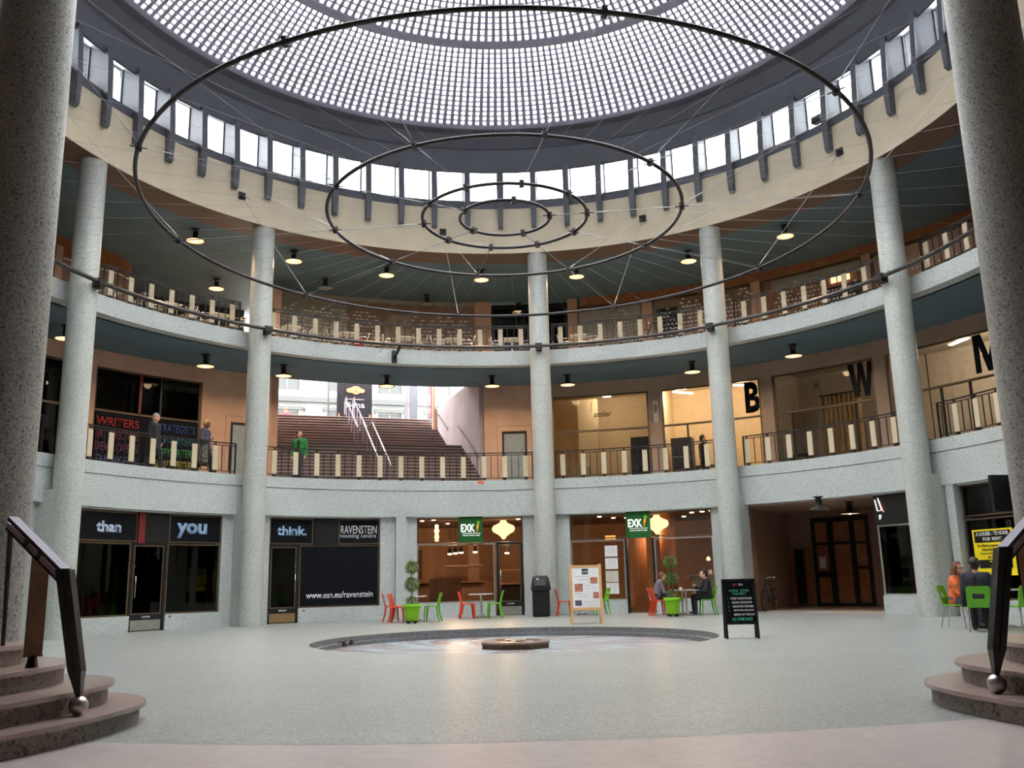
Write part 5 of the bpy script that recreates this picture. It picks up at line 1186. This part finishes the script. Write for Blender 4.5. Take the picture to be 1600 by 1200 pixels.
# bicycles
def bicycle(M, label):
    t = thing('bicycle', label, 'bicycle'); t.matrix_world = M
    for y, nm in ((.53, 'front_wheel'), (-.53, 'rear_wheel')):
        n = 32; b = MB(); b.tube([(0, y+.33*CO(2*PI*k/n), .345+.33*S(2*PI*k/n)) for k in range(n)], .018, 6, closed=True); wl = b.build(nm, 'tyre', t)
        b = MB(); b.tube([(0, y+.305*CO(2*PI*k/n), .345+.305*S(2*PI*k/n)) for k in range(n)], .008, 6, closed=True); b.build('rim', 'chrome', wl)
        b = MB()
        for k in range(14): q = 2*PI*k/14; b.cyl((0.01*(-1)**k, y, .345), (0, y+.30*CO(q), .345+.30*S(q)), .0018, n=4)
        o = b.build('spokes', 'chrome', wl); o['kind'] = 'stuff'
        b = MB(); b.cyl((-.04, y, .345), (.04, y, .345), .02); b.build('hub', 'chrome', wl)
    b = MB()
    for p, q in (((0, .33, .86), (0, -.02, .30)), ((0, .33, .92), (0, -.18, .80)), ((0, -.02, .30), (0, -.2, .88)), ((.03, -.02, .30), (.03, -.53, .345)), ((-.03, -.02, .30), (-.03, -.53, .345)), ((.03, -.18, .80), (.03, -.53, .345)), ((-.03, -.18, .80), (-.03, -.53, .345)), ((0, .31, .97), (0, .35, .80)), ((.035, .36, .80), (.035, .53, .345)), ((-.035, .36, .80), (-.035, .53, .345))): b.cyl(p, q, .014, n=8)
    b.build('frame', 'black_satin', t)
    MB().tube([(-.28, .18, 1.04), (-.16, .30, 1.05), (0, .31, 1.0), (.16, .30, 1.05), (.28, .18, 1.04)], .012, 8).build('handlebar', 'chrome', t)
    b = MB(); b.loft([[Vector((x*.5, -.36, .93)) for x in (-.14, .14)]+[Vector((x*.5, -.36, .89)) for x in (.14, -.14)], [Vector((x, -.28, .95)) for x in (-.09, .09)]+[Vector((x, -.28, .90)) for x in (.09, -.09)], [Vector((x, -.06, .93)) for x in (-.025, .025)]+[Vector((x, -.06, .90)) for x in (.025, -.025)]]); b.build('saddle', 'black', t)
    MB().lathe([(.09, -.005), (.09, .005)], 20, M=Matrix.Translation((.05, -.02, .30)) @ Matrix.Rotation(PI/2, 4, 'Y')).build('chainring', 'chrome', t)
    for s_ in (-1, 1): b = MB(); b.cyl((.06*s_, -.02, .30), (.07*s_, -.02+.12*s_, .20), .008); b.box(.07*s_-.04, .07*s_+.04, -.06+.12*s_, .02+.12*s_, .19, .21); b.build('pedal', 'black', t)
    MB().lathe([(.035, 0), (.045, .05)], 12, M=Matrix.Translation((0, .38, .92)) @ Matrix.Rotation(-PI/2, 4, 'X')).build('headlamp', 'chrome', t)
A = Vector((7.93, 10.55, 0)); B_ = Vector((8.50, 11.45, 0)); d = (A-B_); bicycle(Matrix.Translation((A+B_)/2) @ Matrix.Rotation(math.atan2(d.y, d.x)-PI/2, 4, 'Z'), 'black bicycle parked in the passage behind the chalkboard')
Pb = pol(13.2, 24.3, Z2); bicycle(Matrix.Translation(Pb) @ Matrix.Rotation(-rad(24.3)+PI/2+.15, 4, 'Z'), 'black bicycle behind the upper gallery railing')
# upper gallery aluminium tables and chairs
def alu_chair():
    t = thing('terrace_chair', 'x', 'chair')
    b = MB()
    for k in range(6): b.box(-.2, .2, -.19+.07*k, -.145+.07*k, .44, .452)
    b.build('seat_slats', 'alu', t)
    b = MB()
    for k in range(3): b.box(-.2, .2, -.215-.03*k, -.205-.03*k, .54+.09*k, .60+.09*k)
    b.build('back_slats', 'alu', t)
    for s_ in (-1, 1):
        MB().tube([(.22*s_, .2, 0), (.22*s_, .2, .62), (.23*s_, .16, .66), (.23*s_, -.14, .66), (.22*s_, -.2, .62)], .013, 8).build('front_frame', 'chrome', t)
        MB().tube([(.21*s_, -.24, 0), (.21*s_, -.17, .44), (.2*s_, -.29, .82)], .013, 8).build('rear_frame', 'chrome', t)
    MB().tube([(-.2, -.29, .82), (-.1, -.31, .85), (.1, -.31, .85), (.2, -.29, .82)], .013, 8).build('top_tube', 'chrome', t)
    return t
tx = [(180, 450), (264, 479), (342, 500), (455, 517), (542, 525), (633, 530), (707, 533), (800, 533), (905, 530)]
for i, (x, y) in enumerate(tx):
    a = pcyl(x, y, 13.35)[0]; P = pol(13.35, a)
    cafe_table(P.x, P.y, -rad(a), .6, .6, 'x', Z2, False, 'paper'); t = COL.objects[-1] if False else None
    for s_ in (-1, 1):
        q = a+s_*2.25; P = pol(13.35+.15*random.uniform(-1, 1), q); put_chair('alu', P.x, P.y, -rad(a)-s_*PI/2*-1+random.uniform(-.2, .2), 'aluminium slatted terrace chair on the upper gallery', Z2, 'upper gallery terrace chairs')
for o in list(COL.objects):
    if o.get('label') == 'x':
        if o.name.startswith('cafe_table'): tag(o, 'small white terrace table behind the upper gallery railing', 'table', 'upper gallery terrace tables')
t = thing('shopping_bag', 'red bag hanging behind the upper gallery railing', 'bag', pol(12.75, pcyl(560, 535, 12.7)[0], Z2)); MB().bevbox(-.2, .2, -.1, .1, 0, .42, .03).build('bag_body', 'red_flag', t); MB().tube([(-.1, 0, .42), (-.08, 0, .58), (.08, 0, .58), (.1, 0, .42)], .01, 6).build('bag_handle', 'red_flag', t)

# ------------------------------------------------------------------ people
def blob(caps, voxel, smooth=5):
    b = MB()
    for (p0, r0, p1, r1) in caps:
        p0 = Vector(p0); p1 = Vector(p1)
        for p, r in ((p0, r0), (p1, r1)):
            b.sphere(p, r, 12, 8)
        if (p1-p0).length > 1e-4: b.cyl(p0, p1, r0, r1, 12)
    me = b.mesh('tmp'); o = bpy.data.objects.new('tmp', me); COL.objects.link(o)
    rm = o.modifiers.new('r', 'REMESH'); rm.mode = 'VOXEL'; rm.voxel_size = voxel; rm.use_smooth_shade = True
    if smooth: sm_ = o.modifiers.new('s', 'SMOOTH'); sm_.factor = .5; sm_.iterations = smooth
    dg = bpy.context.evaluated_depsgraph_get(); out = bpy.data.meshes.new_from_object(o.evaluated_get(dg)); bpy.data.objects.remove(o); bpy.data.meshes.remove(me)
    out.polygons.foreach_set('use_smooth', [True]*len(out.polygons)); return out
def hand(W, F, U, s_, curl=.5):
    """palm and five fingers from wrist W, along F, palm normal U; s_ side of thumb"""
    W = Vector(W); F = Vector(F).normalized(); U = Vector(U); U = (U-F*U.dot(F)).normalized(); X = F.cross(U)*s_
    c = [(W, .026, W+F*.045, .026)]
    for k in (-1.5, -.5, .5, 1.5): c.append((W+F*.02+X*k*.012, .018, W+F*.085+X*k*.019, .014))
    for k, L_ in ((-1.5, .060), (-.5, .075), (.5, .082), (1.5, .072)):
        p = W+F*.085+X*k*.0215; q = p+(F*CO(curl)-U*S(curl)*-1)*L_*.5; e_ = q+(F*CO(curl*2.1)+U*S(curl*2.1))*L_*.5
        c += [(p, .0105, q, .0098), (q, .0098, e_, .0088)]
    p = W+F*.03+X*.03; q = p+(X*.8+F*.6).normalized()*.045; e_ = q+(F*.9+X*.25+U*.3).normalized()*.035
    c += [(p, .013, q, .0115), (q, .0115, e_, .0095)]
    return c
def person(label, loc, rz, top, legs, hair, skin, pose='stand', height=1.7, arms=None, long_hair=False, head_turn=0, shirt=None, skirt=None, lean=0, shoes='black', vox=.009):
    t = thing('person', label, 'person', loc, rz); k = height/1.72; V = lambda x, y, z: Vector((x, y, z))*k
    sit = pose == 'sit'; hz = .53 if sit else .93
    def tr(p): # torso lean about hips
        p = Vector(p); q = p-Vector((0, 0, hz)); return Vector((q.x, q.y*CO(lean)+q.z*S(lean), hz+q.z*CO(lean)-q.y*S(lean)))
    z0 = hz-.93
    def T(x, y, z): return tr((x, y, z+z0))*k
    hd = Matrix.Rotation(head_turn, 4, 'Z'); hc_ = T(0, .03, 1.60)
    def H(x, y, z): return hc_+(hd @ Vector((x, y, z)))*k
    head = [(H(0, .0, -.04), .075*k, H(0, -.005, .035), .092*k), (H(0, .03, -.07), .05*k, H(0, .04, -.04), .06*k), (H(0, .098, .0), .010*k, H(0, .112, -.028), .014*k), (H(.088, -.01, -.01), .016*k, H(.09, -.01, -.035), .012*k), (H(-.088, -.01, -.01), .016*k, H(-.09, -.01, -.035), .012*k), (H(0, .075, .025), .035*k, H(0, .07, -.06), .035*k)]
    neck = [(T(0, -.005, 1.42), .058*k, T(0, .01, 1.54), .052*k)]
    torso = [(T(-.085, 0, .94), .11*k, T(-.075, .0, 1.12), .105*k), (T(.085, 0, .94), .11*k, T(.075, 0, 1.12), .105*k), (T(-.075, 0, 1.12), .105*k, T(-.10, .0, 1.32), .11*k), (T(.075, 0, 1.12), .105*k, T(.10, 0, 1.32), .11*k), (T(-.13, 0, 1.38), .07*k, T(.13, 0, 1.38), .07*k)]
    A = arms or {}
    armc = []; handc = []
    for s_, nm in ((-1, 'L'), (1, 'R')):
        sh = T(.185*s_, -.005, 1.385); el, wr, fdir, un = A.get(nm, ((.235*s_, -.03, 1.12), (.245*s_, .06, .88), (0, .2, -1), (-s_, 0, 0)))
        el = T(*el); wr = T(*wr); armc += [(sh, .062*k, el, .046*k), (el, .046*k, wr, .032*k)]; handc += hand(wr, fdir, un, s_)
    if sit:
        L1 = [((.09*s_, 0, .53), (.11*s_, .43, .52), (.11*s_, .42, .09), (.115*s_, .55, .045)) for s_ in (-1, 1)]
    elif pose == 'walk':
        L1 = [((-.09, 0, .92), (-.09, .16, .50), (-.09, .20, .08), (-.095, .34, .05)), ((.09, 0, .92), (.09, -.02, .49), (.09, -.28, .14), (.09, -.17, .05))]
    else: L1 = [((.09*s_, 0, .92), (.10*s_, .03, .50), (.10*s_, -.02, .08), (.12*s_, .12, .04)) for s_ in (-1, 1)]
    legc = []; shoec = []; lowc = []
    for (a, b_, c, d_) in L1:
        a, b_, c, d_ = V(*a), V(*b_), V(*c), V(*d_); legc += [(a, .098*k, b_, .066*k), (b_, .066*k, c, .046*k)]; lowc += [(c, .042*k, d_, .032*k)]
        shoec += [(c-Vector((0, 0, .03))*k, .048*k, d_, .040*k)]
    allc = head+neck+torso+armc+handc+legc+lowc
    body = obj('body', blob(allc, vox, 3), skin, t)
    def grow(cs, g): return [(p, r+g, q, r2+g) for p, r, q, r2 in cs]
    top_o = obj('jacket' if shirt else 'top', blob(grow(torso+armc, .016*k), .013), top, t)
    if shirt: obj('shirt', blob([(T(0, .085, 1.02), .055*k, T(0, .098, 1.36), .05*k)], .012), shirt, t)
    if skirt: obj('skirt', blob([(V(-.07, 0, .95), .13*k, V(-.09, 0, .45), .15*k), (V(.07, 0, .95), .13*k, V(.09, 0, .45), .15*k)], .014), skirt, t)
    hipc = [(V(-.085, 0, hz+.05), .112*k, V(.085, 0, hz+.05), .112*k)]
    obj('trousers', blob(grow(legc+hipc, .014*k), .013), legs, t); obj('shoes', blob(grow(shoec, .008*k), .011), shoes, t)['kind'] = 'stuff'
    hairc = [(H(0, -.03, .03), .095*k, H(0, -.015, .055), .092*k), (H(0, -.05, -.03), .075*k, H(0, -.03, .02), .09*k), (H(-.06, .0, .03), .045*k, H(.06, 0, .03), .045*k), (H(0, .045, .095), .035*k, H(0, 0, .1), .05*k)]
    if long_hair: hairc += [(H(s_*.075, -.02, .0), .04*k, H(s_*.085, -.02, -.16), .04*k) for s_ in (-1, 1)]+[(H(0, -.07, -.02), .075*k, H(0, -.08, -.17), .065*k)]
    obj('hair', blob(hairc, .011, 3), hair, t)
    for s_ in (-1, 1): obj('eye', MB().sphere(H(s_*.032, .092, .008), .010*k, 8, 6).mesh('eye'), 'eye_dark', t)
    obj('mouth', MB().sphere(H(0, .098, -.06), .016*k, 8, 6, 1.2, .5, .35).mesh('mouth'), 'lip', t)
    return t
def gal(x, y, R, z): a = pcyl(x, y, R)[0]; return pol(R, a, z), a
P, a = gal(240, 700, 13.0, Z1); person('grey-haired man in a dark jacket walking past the coloured job names', P, -PI/2-.15, 'cloth_black', 'cloth_navy', 'hair_grey', 'skin_light', 'walk', 1.74)
P, a = gal(320, 700, 13.0, Z1); person('pale-haired woman in a dark jacket and patterned skirt by the peach wall', P, -PI/2-.1, 'cloth_slate', 'cloth_black', 'hair_blond', 'skin_dark', 'walk', 1.74, skirt='cloth_pattern', arms={'R': ((.26, .0, 1.12), (.2, .22, 1.08), (0, 1, .1), (0, 0, 1))})
P, a = gal(468, 710, 13.1, Z1); person('man in a bright green jacket looking aside in front of the stairs', P, PI-.25, 'cloth_green', 'cloth_navy', 'hair_black', 'skin_light', 'walk', 1.70, head_turn=1.05, shirt='cloth_black')
P, a = gal(1098, 705, 16.25, Z1+.012); person('dark figure standing in the lit B office', P, -PI/2, 'cloth_black', 'cloth_black', 'hair_black', 'skin_light', 'stand', 1.78, vox=.012)
cupA = {'R': ((.25, .14, 1.13), (.08, .33, 1.24), (-.3, .5, .8), (-1, 0, 0)), 'L': ((-.24, .10, 1.12), (-.14, .34, 1.10), (.1, 1, .1), (0, 0, -1))}
person('guest in a black jacket sitting at the cafe table, one hand raised', (5.86, 9.1, 0), W_, 'cloth_black', 'cloth_black', 'hair_black', 'skin_light', 'sit', 1.72, arms=cupA, lean=.10)
person('guest in a grey sweater leaning over the cafe table behind the pot', (4.38, 9.62, 0), E_, 'cloth_grey', 'cloth_black', 'hair_brown', 'skin_light', 'sit', 1.70, arms={'R': ((.26, .16, 1.13), (.16, .40, 1.13), (0, 1, 0), (0, 0, -1)), 'L': ((-.26, .16, 1.13), (-.14, .42, 1.13), (0, 1, 0), (0, 0, -1))}, lean=.28)
person('woman with auburn hair and an orange top sitting at the table by the yellow poster', (8.86, -.30, 0), E_-.75, 'cloth_orange', 'cloth_slate', 'hair_brown', 'skin_light', 'sit', 1.68, long_hair=True, arms={'R': ((.25, .14, 1.12), (.12, .36, 1.10), (0, 1, 0), (0, 0, -1)), 'L': ((-.25, .14, 1.12), (-.1, .36, 1.10), (0, 1, 0), (0, 0, -1))}, lean=.12, head_turn=-.2)
person('man in navy sitting with his back to the curved steps', (8.70, -1.55, 0), -.45, 'cloth_navy', 'cloth_black', 'hair_black', 'skin_light', 'sit', 1.76, lean=.1)
t = thing('coffee_cup', 'white coffee cup on the guests table', 'cup', (5.02, 9.0, .745)); MB().lathe([(.025, 0), (.04, .02), (.042, .075), (.036, .075), (.034, .02), (.01, .012)], 16).build('cup_body', 'paper', t); MB().tube([(.04, 0, .06), (.065, 0, .05), (.06, 0, .025), (.038, 0, .02)], .005, 6).build('cup_handle', 'paper', t)
for (x, y, cl, hr, lb) in ((447, 636, 'red_flag', 'hair_brown', 'passer-by in red whose head shows over the stair top'), (475, 640, 'cloth_grey', 'hair_black', 'passer-by in grey whose head shows over the stair top')):
    n_ = st(1, 0, 0); dd = pray(x, y); tt = (30.3-CAM.dot(n_))/dd.dot(n_); Q = CAM+tt*dd; person(lb, (Q.x, Q.y, ztp), .5, cl, 'cloth_navy', hr, 'skin_light', 'walk', 1.72, vox=.014)
